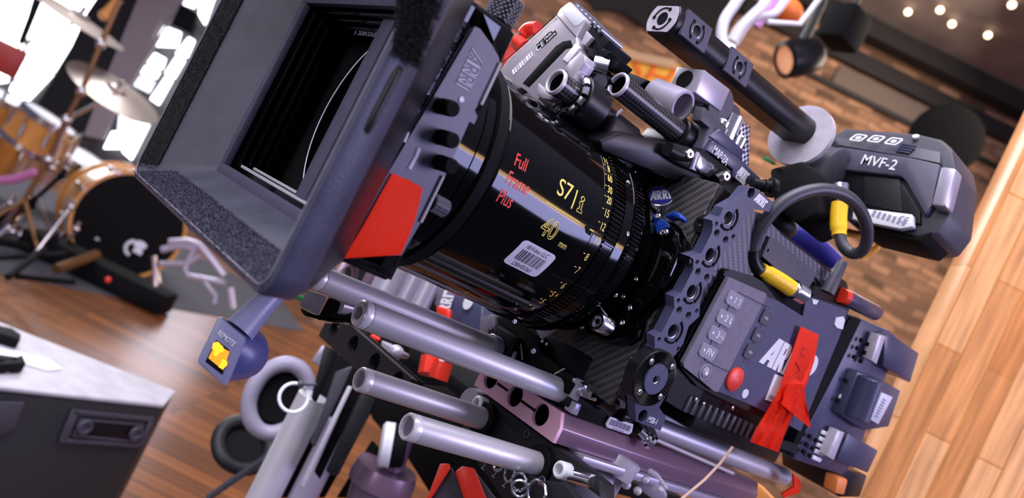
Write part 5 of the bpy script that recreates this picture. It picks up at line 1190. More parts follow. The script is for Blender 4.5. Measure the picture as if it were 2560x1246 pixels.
b = MB(); P = [rp_(x, y, WD - 60) for x, y in ((1420, -60), (1900, -60), (1830, 60), (1800, 110), (1620, 74), (1560, 28), (1490, 24))]; b.prism(P, (0, 40, 0)); rsolo('black_drape', b, M['curtain'], 'black drape hanging on the brick wall above the yellow sign', 'drape')
b = MB(); b.prism([pD(x, y, 5540) for x, y in ((1262, 64), (1300, 84), (1344, 150), (1300, 190), (1256, 190))], ray(1300, 130) * 12, 3); rc_dummy = solo('red_cloth', b, M['red'], 'flat red cloth seen between the knurled screw and the silver motor', 'cloth')
b = MB(); b.prism([pD(x, y, 5540) for x, y in ((1400, 276), (1460, 280), (1520, 310), (1470, 360), (1410, 310))], ray(1450, 300) * 12, 3); solo('orange_cloth', b, mat('orange_cloth', (.85, .16, .02), .7), 'orange cloth patch seen under the silver motor clamp', 'cloth')
b = MB(); c = pD(2362, 350, 4400); b.lathe([(0, 0), (0, 120), (60, 175), (180, 185), (190, 150), (190, 0)], c, ray(2370, 340) * -1 + Vector((.2, .1, .1)), 28); solo('dark_lamp_head', b, M['black_soft'], 'large dark round lamp head on the brick wall beyond the viewfinder', 'lamp')
# ================================================================ wood post in the foreground right
b = MB(); p = rp_(2368, 770, 950); b.box(p.x, p.x + 420, 945, 985, FLOOR, 900, 4)
rsolo('wood_post', b, M['block'], 'wide post of pale and orange butcher block strips beside the camera rear', 'post')
# ================================================================ clamp lamp and white cables high up
lp = thing('clamp_lamp', 'black cylindrical spot lamp with orange glowing face hung from a beam', 'lamp', pD(2000, 195, 2400))
a = pD(1962, 150, 2400); c = pD(2032, 138, 2400); d = (c - a) * 1.15 + ray(2000, 140) * 35; L = d.length
b = MB(); b.lathe([(-6, 44), (0, 56), (20, 58), (L * .5, 58), (L * .9, 50), (L, 40), (L, 0)], a, d, 36); b.lathe([(-6, 44), (14, 42), (14, 0)], a, d, 36); build('lamp_housing', b, M['black'], lp)
b = MB(); b.lathe([(4, 46), (4, 0)], a, d, 36); build('lamp_lens', b, mat('lamp_glow', (.9, .5, .3), .6, emit=(.9, .36, .16), estr=.35), lp)
b = MB(); b.tube([pD(2010, 100, 2400), pD(2030, 60, 2400), pD(2052, 10, 2400), pD(2062, -40, 2400)], 14, 10); build('yoke', b, M['black'], lp)
p = pD(2110, 70, 2600); b = MB(); b.box(p.x - 60, p.x + 60, p.y - 50, p.y + 50, p.z - 60, p.z + 60, 8); lx = thing('lamp_box', 'dark square lamp body hanging behind the clamp lamp', 'lamp', p)
build('lamp_body', b, M['black_soft'], lx); b = MB(); b.cyl(p + Vector((0, 0, 55)), (p.x, p.y, 2660), 9, 12); build('drop_rod', b, M['black'], lx)
wc = [((1812, 128), (1804, 90), (1812, 50), (1838, 10), (1870, -40)), ((1830, 104), (1850, 70), (1880, 40), (1910, 10), (1930, -40)), ((1836, 110), (1870, 60), (1900, 44), (1940, 30), (1975, -20))]
for i, pts in enumerate(wc):
    b = MB(); b.tube(spline([pD(x, y, 1500 + 34 * i) for x, y in pts], 6), 10 if i < 2 else 8, 12)
    solo('white_cable', b, mat('white_cable_%d' % i, (.80, .80, .92), .35), ('thick white cable curving up outermost behind the top handle', 'thick white cable in the middle of the bundle behind the top handle', 'thinner white cable on the inner side of the bundle')[i], 'cable', 'white cables hanging by the handle')
b = MB(); b.cyl(pD(1806, 118, 1500), pD(1830, 130, 1500), 14, 18); solo('cable_gland', b, M['label'], 'white plastic end piece where the white cables meet', 'cable fitting')
b = MB(); b.tube([pD(1920, 55, 1520), pD(2000, 60, 1520), pD(2060, -20, 1520)], 5, 8); solo('white_bracket', b, M['label'], 'thin white angled bracket beside the orange cap near the ceiling', 'bracket')
b = MB(); b.tube(spline([pD(x, y, 1700) for x, y in ((1890, 66), (1930, 20), (1960, -30))], 5), 9, 10); solo('violet_cable', b, mat('violet_cable', (.5, .2, .55), .4), 'violet cable running beside the white cables', 'cable')
b = MB(); b.ball(pD(1970, 25, 1900), 40, (1.2, .8, .7)); solo('round_orange_cap', b, mat('orange_cap', (.9, .22, .04), .5), 'round orange cap beside the white cables near the ceiling', 'lamp')  # plain orange cap, gives no light
# ================================================================ drum kit
bd_ = thing('bass_drum', 'maple bass drum with black front head and orange wooden hoop', 'drum', pD(300, 665, 4450))
hc = pD(325, 565, 4380); axd = (ROT @ Vector((.62, -.78, .06))).normalized(); RB = 285
b = MB(); b.lathe([(-430, RB - 8), (-430, RB), (-40, RB), (-40, RB - 10)], hc, axd, 64); build('shell', b, M['maple'], bd_)
b = MB(); b.lathe([(-45, RB + 2), (-45, RB + 16), (4, RB + 16), (4, RB - 2), (-20, RB - 4)], hc, axd, 64); build('front_hoop', b, M['maple_orange'], bd_, label='orange wooden hoop')
b = MB(); b.lathe([(-470, RB - 8), (-470, RB + 16), (-425, RB + 16), (-425, RB)], hc, axd, 64); build('rear_hoop', b, M['maple_orange'], bd_)
b = MB(); b.lathe([(-6, RB - 2), (-2, 0)], hc, axd, 64); build('front_head', b, mat('black_drum_head', (.003, .003, .004), .6, spec=.1), bd_, label='black front head')
hf = planemap(hc + axd * 2, (ROT @ Vector((.78, .62, 0))), (0, 0, 1))
b = MB()
b.tube([hf(70 + 42 * math.cos(a), -110 + 42 * math.sin(a), 0) for a in [math.radians(110 + 15 * k) for k in range(11)]], 10, 8); b.plate(circ(92, -78, 36, 20, 22), [], 3, hf); b.plate(circ(96, -118, 26, 16, 26), [], 3, hf); b.plate([(-125, -120), (-60, -150), (-70, -172), (-132, -142)], [], 3, hf)
build('head_mark', b, M['label'], bd_, label='white marks and port on the head')
b = MB()
for k in range(10):
    a = 2 * math.pi * (k + .5) / 10; u = hf(0, 0, 0) - hc; dirv = (hf(math.cos(a), math.sin(a), 0) - hf(0, 0, 0)); p = hc + dirv * (RB + 14); b.tube([p + axd * 4, p - axd * 120], 7, 8); b.cyl(p - axd * 150, p - axd * 210, 18, 12)
build('lug', b, M['stand'], bd_)
b = MB()
for s in (1, -1):
    p = hf(s * 240, -150, -120); b.tube([p, p + Vector((0, 0, -150)) + (hf(s * 90, 0, 60) - hf(0, 0, 0))], 9, 8)
build('spur', b, M['stand'], bd_)
def drum(name, c, R_, H, m, label, tilt=(0, 0, 1)):
    t = thing(name, label, 'drum', c - Vector(tilt).normalized() * H, 'drums of the kit')
    b = MB(); b.lathe([(-H, 0), (-H, R_), (0, R_), (0, R_ - 6)], c, tilt, 48); build('shell', b, m, t)
    b = MB(); b.lathe([(-28, R_ + 2), (-28, R_ + 10), (8, R_ + 10), (8, R_ + 3)], c, tilt, 48); b.lathe([(-H, R_ + 2), (-H, R_ + 10), (-H + 30, R_ + 10), (-H + 30, R_ + 3)], c, tilt, 48); build('rim', b, M['stand'], t)
    b = MB(); b.lathe([(2, R_), (2, 0)], c, tilt, 48); build('head', b, M['label'], t)
    b = MB()
    for k in range(8):
        a = 2 * math.pi * k / 8; b.tube([c + Vector((R_ + 12) * x for x in (math.cos(a), math.sin(a), 0)) + Vector((0, 0, 0)), c + Vector(((R_ + 12) * math.cos(a), (R_ + 12) * math.sin(a), -H * .9))], 6, 6); b.cyl(c + Vector(((R_ + 8) * math.cos(a), (R_ + 8) * math.sin(a), -H * .35)), c + Vector(((R_ + 8) * math.cos(a), (R_ + 8) * math.sin(a), -H * .65)), 13, 8)
    build('lug', b, M['stand'], t); return t
drum('rack_tom', pD(128, 300, 4300), 150, 200, M['maple_orange'], 'orange rack tom with bright rim and lugs, nearest the small cymbal', (.18, -.1, 1))
drum('floor_tom', pD(30, 252, 4600), 205, 420, M['maple_orange'], 'large orange floor tom at the far edge of the drum kit', (.05, -.05, 1))
drum('snare_drum', pD(205, 395, 4980), 190, 140, M['maple'], 'shiny maple drum shell standing behind the bass drum', (.1, -.15, 1))
def cymbal(c, R_, n, label):
    t = thing('cymbal', label, 'cymbal', c, 'cymbals of the drum kit')
    b = MB(); b.lathe([(0, R_), (10, R_ * .6), (20, R_ * .22), (38, R_ * .16), (46, 0)], c, n, 56); b.lathe([(-2, R_), (8, R_ * .6), (18, R_ * .22), (36, 0)], c, n, 56); build('plate', b, M['cymbal'], t)
    b = MB(); b.cyl(c + Vector(n).normalized() * 30, c + Vector(n).normalized() * 80, 12, 12); build('wing_nut', b, M['stand'], t); return t
cymbal(pD(192, 48, 4200), 262, (.10, -.17, 1), 'long thin bronze cymbal highest in front of the bright windows')
cymbal(pD(285, 232, 4100), 245, (.08, -.34, 1), 'wide pale bronze cymbal seen from below in front of the corrugated panel')
def stand(label, pts, feet, r=10, m='stand_warm'):
    t = thing('cymbal_stand', label, 'stand', feet[0], 'cymbal stands of the drum kit')
    b = MB(); b.tube(pts, r, 10); build('tube', b, M[m], t)
    for f in feet[1:]:
        b = MB(); b.tube([pts[-1], f], r * .8, 8); build('leg', b, M[m], t)
    b = MB()
    for p in pts[1:-1]: b.ball(p, r * 2.0, seg=12)
    build('joint', b, M['stand'], t); return t
def onfloor(px, py): return pZ(px, py, FLOOR + 6)
def feet(px, py, d):
    c = pD(px, py, d); return [Vector((c.x, c.y, FLOOR)), Vector((c.x + 150, c.y - 80, FLOOR + 22)), Vector((c.x - 150, c.y - 70, FLOOR + 22)), Vector((c.x + 20, c.y + 160, FLOOR + 22))]
stand('tall brown boom stand reaching up across both cymbals', [pD(300, 0, 3800), pD(252, 110, 3800), pD(204, 228, 3800), pD(165, 300, 3800), pD(120, 400, 3800), pD(62, 500, 3800)], feet(62, 500, 3800), 13)
stand('slim boom stand holding the pale lower cymbal', [pD(285, 238, 4150), pD(172, 296, 4200), pD(130, 420, 4200), pD(96, 490, 4200)], feet(96, 490, 4200), 10, 'stand')
stand('thin stand arm holding the highest cymbal', [pD(190, 56, 4300), pD(70, 104, 4350), pD(30, 200, 4350), pD(-30, 330, 4350)], feet(-30, 330, 4350), 9, 'stand')
b = MB(); a = pD(298, -2, 4100); c = pD(262, 38, 4100); b.tube([a, c], [22, 26], 12); b.ball(c, 30, seg=14); solo('stand_mic', b, M['maple_orange'], 'orange brown microphone on the boom beside the highest cymbal', 'microphone')
b = MB(); p = pD(18, 140, 4000); b.box(p.x - 70, p.x + 70, p.y - 60, p.y + 60, p.z - 90, p.z + 60, 8); solo('red_case', b, mat('dark_red_case', (.35, .03, .02), .4), 'dark red box on a stand at the edge of the drum kit', 'box')
b = MB(); p = pD(40, 448, 4000); b.tube([pD(0, 452, 4000), pD(40, 448, 4000), pD(88, 430, 4000)], 22, 8); solo('pedal_bar', b, mat('magenta_bar', (.6, .2, .45), .4), 'pinkish bar lying across the drum hardware', 'bar')
rg = MB(); P = [pZ(x, y, FLOOR + 2) for x, y in ((-120, 372), (330, 560), (700, 745), (760, 830), (420, 770), (-150, 655))]
rg.prism([Vector((p.x, p.y, FLOOR + .5)) for p in P], (0, 0, 3)); solo('drum_rug', rg, mat('dark_blue_rug', (.05, .048, .062), .95), 'dark grey rug on the floor under the drum kit', 'rug')
hw = thing('pedal_hardware', 'dark pile of pedal hardware in front of the bass drum', 'drum hardware', pZ(200, 690, FLOOR))
r_ = random.Random(5)
for k in range(9):
    b = MB(); x, y = r_.uniform(-40, 250), r_.uniform(600, 700); a = pZ(x, y, FLOOR + 60); c = a + Vector((r_.uniform(-300, 300), r_.uniform(-250, 250), r_.uniform(-30, 120))); b.tube([a, c], r_.uniform(10, 26), 8); build('bar', b, M['black_soft'] if k % 4 else M['stand_warm'], hw)
b = MB(); 
for k in range(12):
    c = MB(); p = pD(r_.uniform(20, 190), r_.uniform(420, 600), r_.uniform(3850, 4000)); d_ = Vector((r_.uniform(-1, 1), r_.uniform(-1, 1), r_.uniform(-.2, 1))).normalized(); 
    if p.z < FLOOR + 60: p.z = FLOOR + 60
    c.tube([p + Vector((0, 0, 40)), p, Vector((p.x + d_.x * 160, p.y + d_.y * 160, FLOOR + 12))], r_.uniform(8, 14), 10); c.ball(p, 20, seg=12); build('stand_tube', c, M['stand'] if k % 3 else M['black_soft'], hw)
P = pZ(255, 715, FLOOR); b.box(P.x - 420, P.x + 330, P.y - 90, P.y + 90, FLOOR + 4, FLOOR + 110, 12, Matrix.Translation(P) @ Matrix.Rotation(-.62, 4, 'Z') @ Matrix.Translation(-P)); build('foot_board', b, M['black_soft'], hw)
b = MB(); p = pZ(270, 700, FLOOR + 130); b.ball(p, 13); build('red_light', b, M['red'], hw)
# folding chair of pale tubes behind the matte box
ch = thing('folding_chair', 'pale lavender folded chair frame of flat tubes behind the matte box', 'chair', pZ(520, 770, FLOOR))
def seg(parent, name, pts, r, m='lavender_metal', d=3560):
    b = MB(); b.tube([pD(x, y, d) for x, y in pts], r, 10); build(name, b, M[m], parent)
seg(ch, 'back_rail', ((424, 606), (470, 604), (500, 614), (530, 650), (560, 690)), 17); seg(ch, 'back_rail', ((405, 625), (450, 615), (492, 622)), 15)
seg(ch, 'side_rail', ((492, 612), (476, 640), (462, 672), (470, 690), (520, 700), (562, 708)), 14); seg(ch, 'side_rail', ((500, 640), (470, 660), (400, 660)), 13)
seg(ch, 'leg', ((385, 640), (388, 680), (388, 716)), 14, 'stand'); seg(ch, 'leg', ((575, 720), (582, 772)), 17); seg(ch, 'leg', ((500, 690), (540, 740), (536, 760)), 10, 'lavender_metal')
# ================================================================ wedge monitor at the lower left
sp_ = thing('stage_wedge', 'low black stage box with glare-paled grey top and recessed black connector plate', 'speaker', ROT @ Vector((-600, 1330, FLOOR)), rotz=RZ)
zt = -476.6
tp_ = [Vector((-446, 1514)), Vector((-425, 1418)), Vector((-417 - 157 * 1.9, 1415 - 244 * 1.9)), Vector((-446 - 305 * 1.9, 1514 - 90 * 1.9))]
b = MB(); b.prism([Vector((p.x, p.y, zt)) for p in tp_], (0, 0, -8), 3); build('top_panel', b, mat('glare_grey_lid', (.46, .45, .50), .55, bump=.3, bscale=120, noise=.12, nscale=30), sp_, label='grey textured top, window glare in its pale tone', xf=ROT)  # window glare on the grey top put into a paler colour
cen2 = sum(tp_, Vector((0, 0))) / 4
b = MB(); P = [Vector((p.x, p.y, zt - 8)) for p in [q.lerp(cen2, .006) for q in tp_]]; b.prism(P, (0, 0, FLOOR - zt + 8), 6); build('cabinet', b, mat('black_tolex', (.010, .011, .013), .6, bump=.3, bscale=300), sp_, xf=ROT)
fa_, fb_ = tp_[1], tp_[2]; fd = (fb_ - fa_).normalized(); fn_ = Vector((fd.y, -fd.x)); 
if fn_.y > 0: fn_ = -fn_
def fpt(px, py, off=0):
    r = RI @ ray(px, py); n2 = fn_; t = ((fa_ + n2 * off).dot(n2)) / (r.x * n2.x + r.y * n2.y); return r * t
b = MB(); v3 = Vector((-fn_.x, -fn_.y, 0)) * 4
for q in (((150, 1098), (182, 1026), (200, 1030), (168, 1106)), ((182, 1026), (386, 1046), (384, 1056), (186, 1038)), ((150, 1098), (350, 1112), (348, 1120), (150, 1108)), ((374, 1054), (384, 1056), (358, 1116), (346, 1112))): b.prism([fpt(x, y, 6) for x, y in q], v3, .6)
build('recess_rim', b, M['dark_grey'], sp_, xf=ROT)
b = MB(); b.prism([fpt(x, y, 4) for x, y in ((200, 1048), (362, 1062), (344, 1108), (182, 1092))], v3, 1); pl_ = build('connector_plate', b, M['black'], sp_, xf=ROT)
b = MB()
for x, y in ((212, 1068), (340, 1084)):
    c = fpt(x, y, 7); b.lathe([(0, 13), (4, 12), (4, 8), (1, 7), (1, 0)], c, (fn_.x, fn_.y, 0), 20)
for q in (((200, 1048), (362, 1062), (361, 1067), (199, 1053)), ((182, 1088), (346, 1104), (345, 1109), (181, 1093)), ((200, 1048), (206, 1049), (188, 1092), (182, 1091)), ((356, 1062), (362, 1063), (345, 1108), (339, 1107))): b.prism([fpt(x, y, 6) for x, y in q], v3, .4)
build('socket', b, M['dark_grey'], pl_, xf=ROT)
b = MB(); b.prism([fpt(x, y, 6) for x, y in ((-30, 1006), (62, 1008), (40, 1070), (-10, 1096), (-60, 1096))], v3, 1); build('recess_rim', b, M['dark_grey'], sp_, xf=ROT)
b = MB()
def tpx(x, y, dz=1.0):
    q = RI @ pZ(x, y, zt + dz); return q
for q in (((-20, 868), (60, 886), (120, 900), (154, 924), (120, 928), (40, 905), (-20, 890)),): b.prism([tpx(x, y) for x, y in q], (0, 0, 1.5))
for q in (((-20, 905), (20, 914), (44, 926), (20, 935), (-20, 930)),): b.prism([tpx(x, y) for x, y in q], (0, 0, 1.5))
build('white_marking', b, M['white'], sp_, label='white marking on the top', xf=ROT)
b = MB()
for q in (((-30, 832), (20, 842), (42, 858), (40, 872), (-30, 850)), ((-30, 908), (36, 916), (30, 926), (-30, 922)), ((20, 920), (44, 910), (54, 932), (-30, 936))): b.prism([tpx(x, y, 2.5) for x, y in q], (0, 0, 16), 1)
build('black_fitting', b, M['black_soft'], sp_, xf=ROT)
# ================================================================ ear cushions, ring, silver upright and arms
def earcup(label, c, n, R0, R1, m, flat=1.0):
    t = thing('ear_cushion', label, 'headphone cushion', c - Vector((0, 0, R0)), 'headphone cushions hanging below the rods')
    n = Vector(n).normalized(); u = Vector((0, 0, 1)); u = (u - n * u.dot(n)).normalized(); v = n.cross(u); b = MB()
    b.tube([c + (u * math.cos(2 * math.pi * k / 48) * R0 + v * math.sin(2 * math.pi * k / 48) * R0 * flat) for k in range(48)], [R1 * (1 + .03 * math.sin(7 * k) ) for k in range(48)], 18, True); build('pad', b, m, t)
    b = MB(); b.lathe([(-R1 * .6, R0 * flat), (-R1 * 1.4, R0 * flat * .9), (-R1 * 1.6, 0)], c, n, 40); b.lathe([(-R1 * .3, R0 * .9 * flat), (-R1 * .5, 0)], c, n, 40); build('inner_cup', b, M['black_soft'], t); return t
earcup('grey padded headphone cushion with wide dark opening hanging beside the silver pole', pD(698, 997, 950), (ROT @ Vector((.35, -1, .18))), 42, 9.5, M['lavender_metal'] if False else mat('grey_leatherette', (.30, .28, .38), .45, bump=.3, bscale=200), .78)
earcup('black headphone cushion lying lower and farther under the grey one', pD(610, 1112, 1050), (ROT @ Vector((.2, -.6, .7))), 34, 9, M['rubber'], 1.0)
b = MB(); b.tube(spline([pD(x, y, 1000) for x, y in ((520, 1246), (600, 1190), (660, 1150), (700, 1130))], 6), 4.5, 10); solo('headphone_band', b, M['cable'], 'dark headphone band running down over the wood floor', 'headband')
rgx = MB(); c = pD(734, 995, 800); rgx.torus(c, ray(734, 995) * -1 + Vector((.2, 0, .1)), 14.2, 1.7, 48, 10); solo('split_ring', rgx, M['white'], 'bright round ring hanging in front of the grey headphone cushion', 'ring')
b = MB(); b.cyl(pD(752, 962, 800), pD(790, 962, 810), 1.6, 10); b.ball(pD(752, 962, 798), 3.6); solo('ring_pin', b, M['dark_grey'], 'short dark pin carrying the bright round ring', 'pin')
up = thing('silver_upright', 'silver tube upright with black channel bars and perforated cross plate', 'stand', pD(640, 1290, 900) )
def vert(px, py, d, z0, z1, r, m, name, **k):
    p = pD(px, py, d); b = MB(); b.cyl((p.x, p.y, z0), (p.x, p.y, z1), r, 32, ch=.8); return build(name, b, M[m], up, **k)
p = pD(775, 985, 860); vert(788, 985, 860, FLOOR, p.z, 17, 'steel', 'tube')
p2_ = pD(800, 1180, 860); b = MB(); b.cyl(pD(850, 1060, 870), pD(748, 1262, 870), 15, 28); build('second_tube', b, M['lavender_metal'], up)
def bar(pts, d, w, m, name, dep=16):
    b = MB(); b.prism([pD(x, y, d) for x, y in pts], ray(820, 1050) * dep, 1.5); return build(name, b, M[m], up)
bar(((812, 862), (846, 880), (800, 985), (790, 1008), (778, 998), (780, 985)), 820, 0, 'black', 'channel_bar')
bar(((838, 930), (882, 916), (830, 1030), (786, 1120), (776, 1108), (812, 1010)), 810, 0, 'dark_grey', 'channel_bar')
bar(((870, 964), (882, 968), (760, 1222), (748, 1216)), 806, 0, 'grey_alu', 'edge_strip')
bar(((902, 985), (940, 1000), (846, 1190), (830, 1190), (814, 1178)), 800, 0, 'rubber', 'channel_bar')
bar(((884, 960), (910, 972), (800, 1200), (785, 1180)), 830, 0, 'black_soft', 'channel_bar')
bar(((778, 902), (806, 862), (824, 872), (800, 918)), 835, 0, 'lavender_metal', 'pale_block')
b = MB()
for x, y in ((870, 1118), (832, 1170)): p = pD(x, y, 797); b.cyl(p, p + ray(x, y) * 3, 4.0 if y < 1150 else 2.4, 16)
build('bar_hole', b, M['black_soft'], up)
# perforated cross plate
c0 = pX(835, 822, 330); c1_ = pX(993, 956, 330); 
ol = [pX(x, y, 330) for x, y in ((812, 808), (868, 812), (882, 818), (1030, 948), (1024, 958), (990, 985), (880, 915), (796, 840))]
hs = [circ(pX(x, y, 330).y, pX(x, y, 330).z, 7.2, 24, 7.6) for x, y in ((835, 822), (882, 862), (935, 907), (992, 955))]
b = MB(); b.plate([(p.y, p.z) for p in ol], hs, 6, lambda u, v, w_: Vector((333 + w_, u, v)), .5); build('perforated_plate', b, M['rubber'], up, label='dark plate with round holes')
b = MB(); b.prism([Vector((340, p.y, p.z)) for p in ol], (1.5, 0, 0)); build('plate_backing', b, M['black_soft'], up)
bar(((812, 868), (905, 915), (945, 1000), (860, 1160), (812, 1246), (700, 1246), (772, 1010)), 892, 0, 'black_soft', 'rear_web', 8)
# ================================================================ small pole, white disc and pan knobs at the bottom
pl = thing('tripod_post', 'brownish tripod post with wide collar under the lower rods', 'tripod', pD(960, 1290, 900))
b = MB(); b.cyl(pD(1006, 1090, 880), pD(978, 1170, 880), 14, 28); build('neck', b, M['mauve_plate'], pl)
b = MB(); a = pD(970, 1168, 880); c = pD(930, 1262, 880); d = c - a; b.lathe([(0, 0), (0, 34), (12, 37), (22, 37), (26, 31), (d.length, 29), (d.length, 0)], a, d, 40); build('collar', b, M['mauve_plate'], pl)
b = MB(); p = pD(950, 1110, 860); b.lathe([(0, 0), (0, 20), (3, 24), (13, 24), (13, 0)], p, (ROT @ Vector((1, .12, .30))), 36); b2_ = MB(); b2_.lathe([(13, 0), (13, 23.5), (26, 22), (28, 18), (28, 0)], p, (ROT @ Vector((1, .12, .30))), 36); build('knob_back', b2_, M['black_soft'], pl); build('white_knob', b, M['white'], pl, label='white half round knob')
b = MB(); b.prism([pD(x, y, 900) for x, y in ((930, 1100), (960, 1130), (900, 1246), (840, 1246))], ray(900, 1180) * 20, 2); build('tripod_leg', b, M['black_soft'], pl)
ph = thing('pan_clamp', 'silver grey clamp with round knobs beneath the dovetail plate', 'clamp', pD(1560, 1262, 560))
b = MB(); P = [pD(x, y, 540) for x, y in ((1532, 1142), (1576, 1160), (1560, 1205), (1528, 1262), (1510, 1262), (1530, 1200), (1518, 1180))]; b.prism(P, ray(1540, 1200) * 30, 3); build('clamp_body', b, M['lavender_metal'], ph)
b = MB(); a = pD(1545, 1150, 536); b.lathe([(0, 0), (0, 13), (3, 14), (13, 14), (14, 12), (14, 0)], a + Vector((0, 0, -9)), (.15, -.1, 1), 36); build('hub', b, M['grey_alu'], ph)
b = MB(); b.cyl(pD(1472, 1200, 535), pD(1512, 1212, 540), 10.5, 30, ch=.8); build('cross_shaft', b, M['grey_alu'], ph)
b = MB(); c = pD(1466, 1244, 525); b.lathe([(0, 0), (1.5, 12), (2, 15), (8, 15), (9, 13), (9, 0)], c, ray(1466, 1244) + Vector((.2, .1, 0)), 36); build('round_knob', b, M['lavender_metal'], ph)
b = MB(); P = [pD(x, y, 545) for x, y in ((1588, 1196), (1606, 1190), (1660, 1216), (1672, 1246), (1640, 1256), (1598, 1226))]; b.prism(P, ray(1620, 1220) * 24, 3); build('side_jaw', b, M['lavender_metal'], ph)
b = MB()
for x, y, r in ((1570, 1184, 2.6), (1566, 1212, 3.4), (1614, 1200, 2.8), (1650, 1224, 2.4), (1594, 1228, 3.0)): b.ball(pD(x, y, 536), r, seg=14)
b.tube([pD(1544, 1136, 548), pD(1590, 1158, 548), pD(1640, 1188, 548), pD(1664, 1222, 548)], 2.2, 8)
build('bolt', b, M['grey_alu'], ph)
# thin strap, orange floor case and small red ribbon at the lower right
b = MB(); b.tube([pD(1832, 1118, 460), pD(1800, 1160, 458), pD(1762, 1200, 452), pD(1690, 1260, 440)], .9, 8); solo('thin_cord', b, mat('tan_cord', (.38, .24, .17), .5), 'thin tan cord wrapped around the rear rod and hanging down', 'cord')
b = MB(); P = [pD(x, y, 800) for x, y in ((1780, 1180), (1850, 1190), (1900, 1210), (1960, 1270), (1690, 1290), (1740, 1240))]; b.prism(P, ray(1830, 1230) * 40, 4); solo('orange_case', b, mat('orange_case', (.80, .30, .04), .5), 'orange case visible below the end of the dovetail plate', 'case')
b = MB(); P = [pY(x, y, 330) for x, y in ((1984, 1186), (2000, 1200), (2004, 1216), (1998, 1234), (1960, 1246), (1956, 1236), (1986, 1218))]; b.prism(P, (0, 2, 0), .3); solo('rod_flag', b, M['tape'], 'small red tape flag tied at the rear end of the steel rod', 'tape')
# ================================================================ devices behind the lens
dv2 = thing('control_unit', 'grey control unit with white block lettering behind the steel rods', 'control unit', pX(1140, 830, 430))
b = MB(); b.prism(X2(((1094, 716), (1130, 730), (1205, 762), (1196, 880), (1110, 860), (1088, 742)), 430), (40, 0, 0), 2); build('housing', b, M['blue_plate'], dv2)
b = MB(); b.prism(X2(((1096, 716), (1130, 728), (1118, 770), (1086, 762)), 428), (3, 0, 0), .5); build('grey_edge', b, M['keypad'], dv2)
b = MB(); c = pX(1116, 800, 427.6); mark(b, 17, planemap(c, (0, .26, 1), (0, 1, -.26)), .2, ws=.62); c = pX(1170, 757, 427.6); b.plate(circ(0, 0, 6.5, 20), [], .4, planemap(c, (0, -1, 0), (0, 0, 1))); build('white_lettering', b, M['white'], dv2, label='white block letters reading upward')
b = MB(); b.prism(X2(((1090, 764), (1120, 772), (1118, 800), (1092, 800)), 426), (6, 0, 0), 1); build('red_socket', b, M['red'], dv2)
b = MB()
for pts in (((1062, 890), (1092, 896), (1082, 940), (1056, 934)), ((1098, 902), (1122, 910), (1106, 952), (1084, 946))):
    P = X2(pts, 420); b.cyl((P[0] + P[1]) / 2, (P[2] + P[3]) / 2, 8.5, 20)
build('red_plug', b, M['red'], dv2, label='red plugs')
b = MB(); b.prism(X2(((1088, 894), (1104, 900), (1092, 930), (1082, 926)), 424), (4, 0, 0), .6); build('white_clip', b, M['white'], dv2)
b = MB(); P = X2(((940, 842), (928, 862)), 420); b.tube([P[0], P[1]], 5, 12); solo('red_stub', b, M['red'], 'short red cable stub peeping under the nearer upper rod', 'cable')
b = MB(); b.prism(X2(((952, 850), (1000, 880), (990, 890), (950, 880)), 420), (14, 0, 0), 2); b.ball(pX(990, 882, 414), 7); solo('grey_latch', b, M['lavender_metal'], 'small pale grey latch under the nearer upper rod', 'latch')
for i, (x0, y0, r, m) in enumerate(((932, 690, 9, 'mauve_plate'), (985, 700, 22, 'lavender_metal'), (1030, 715, 9, 'lavender_metal'), (1064, 735, 11, 'lavender_metal'))):
    p = pX(x0, y0, 520); b = MB(); b.cyl((p.x, p.y, -118), (p.x, p.y, p.z + 90), r, 28); solo('upright_tube', b, M[m], ('thin rosy upright tube behind the red taped corner', 'wide lavender upright tube behind the far steel rod', 'thin pale upright tube beside the wide lavender one', 'pale upright tube nearest the grey control unit')[i], 'tube', 'upright tubes behind the lens')
b = MB(); p = pX(870, 672, 470); b.torus((p.x, p.y - 6, p.z - 18), (.6, -.8, .1), 26, 4, 40, 10); hoop_ = b
ct = thing('equipment_cart', 'dark equipment cart standing behind the rods and lens', 'cart', (660, 560, FLOOR))
b = MB(); b.prism([pX(x, y, 640) for x, y in ((860, 640), (1100, 690), (1480, 830), (1440, 980), (1000, 960), (860, 800))], (30, 0, 0), 2); build('back_panel', b, M['black_soft'], ct)
build('curved_hoop', hoop_, M['mauve_plate'], ct)
b = MB(); b.box(505, 672, 440, 720, -132, -118, 2); build('shelf', b, M['black_soft'], ct)
b = MB(); b.prism([pX(x, y, 610) for x, y in ((890, 940), (1200, 980), (1300, 1100), (1260, 1246), (1080, 1246), (1020, 1150), (930, 1050))], (14, 0, 0), 2); build('lower_panel', b, M['black_soft'], ct)
for yy_ in (690, 470):
    b = MB(); b.cyl((655, yy_, FLOOR), (655, yy_, -120), 11, 20); build('leg', b, M['black'], ct)
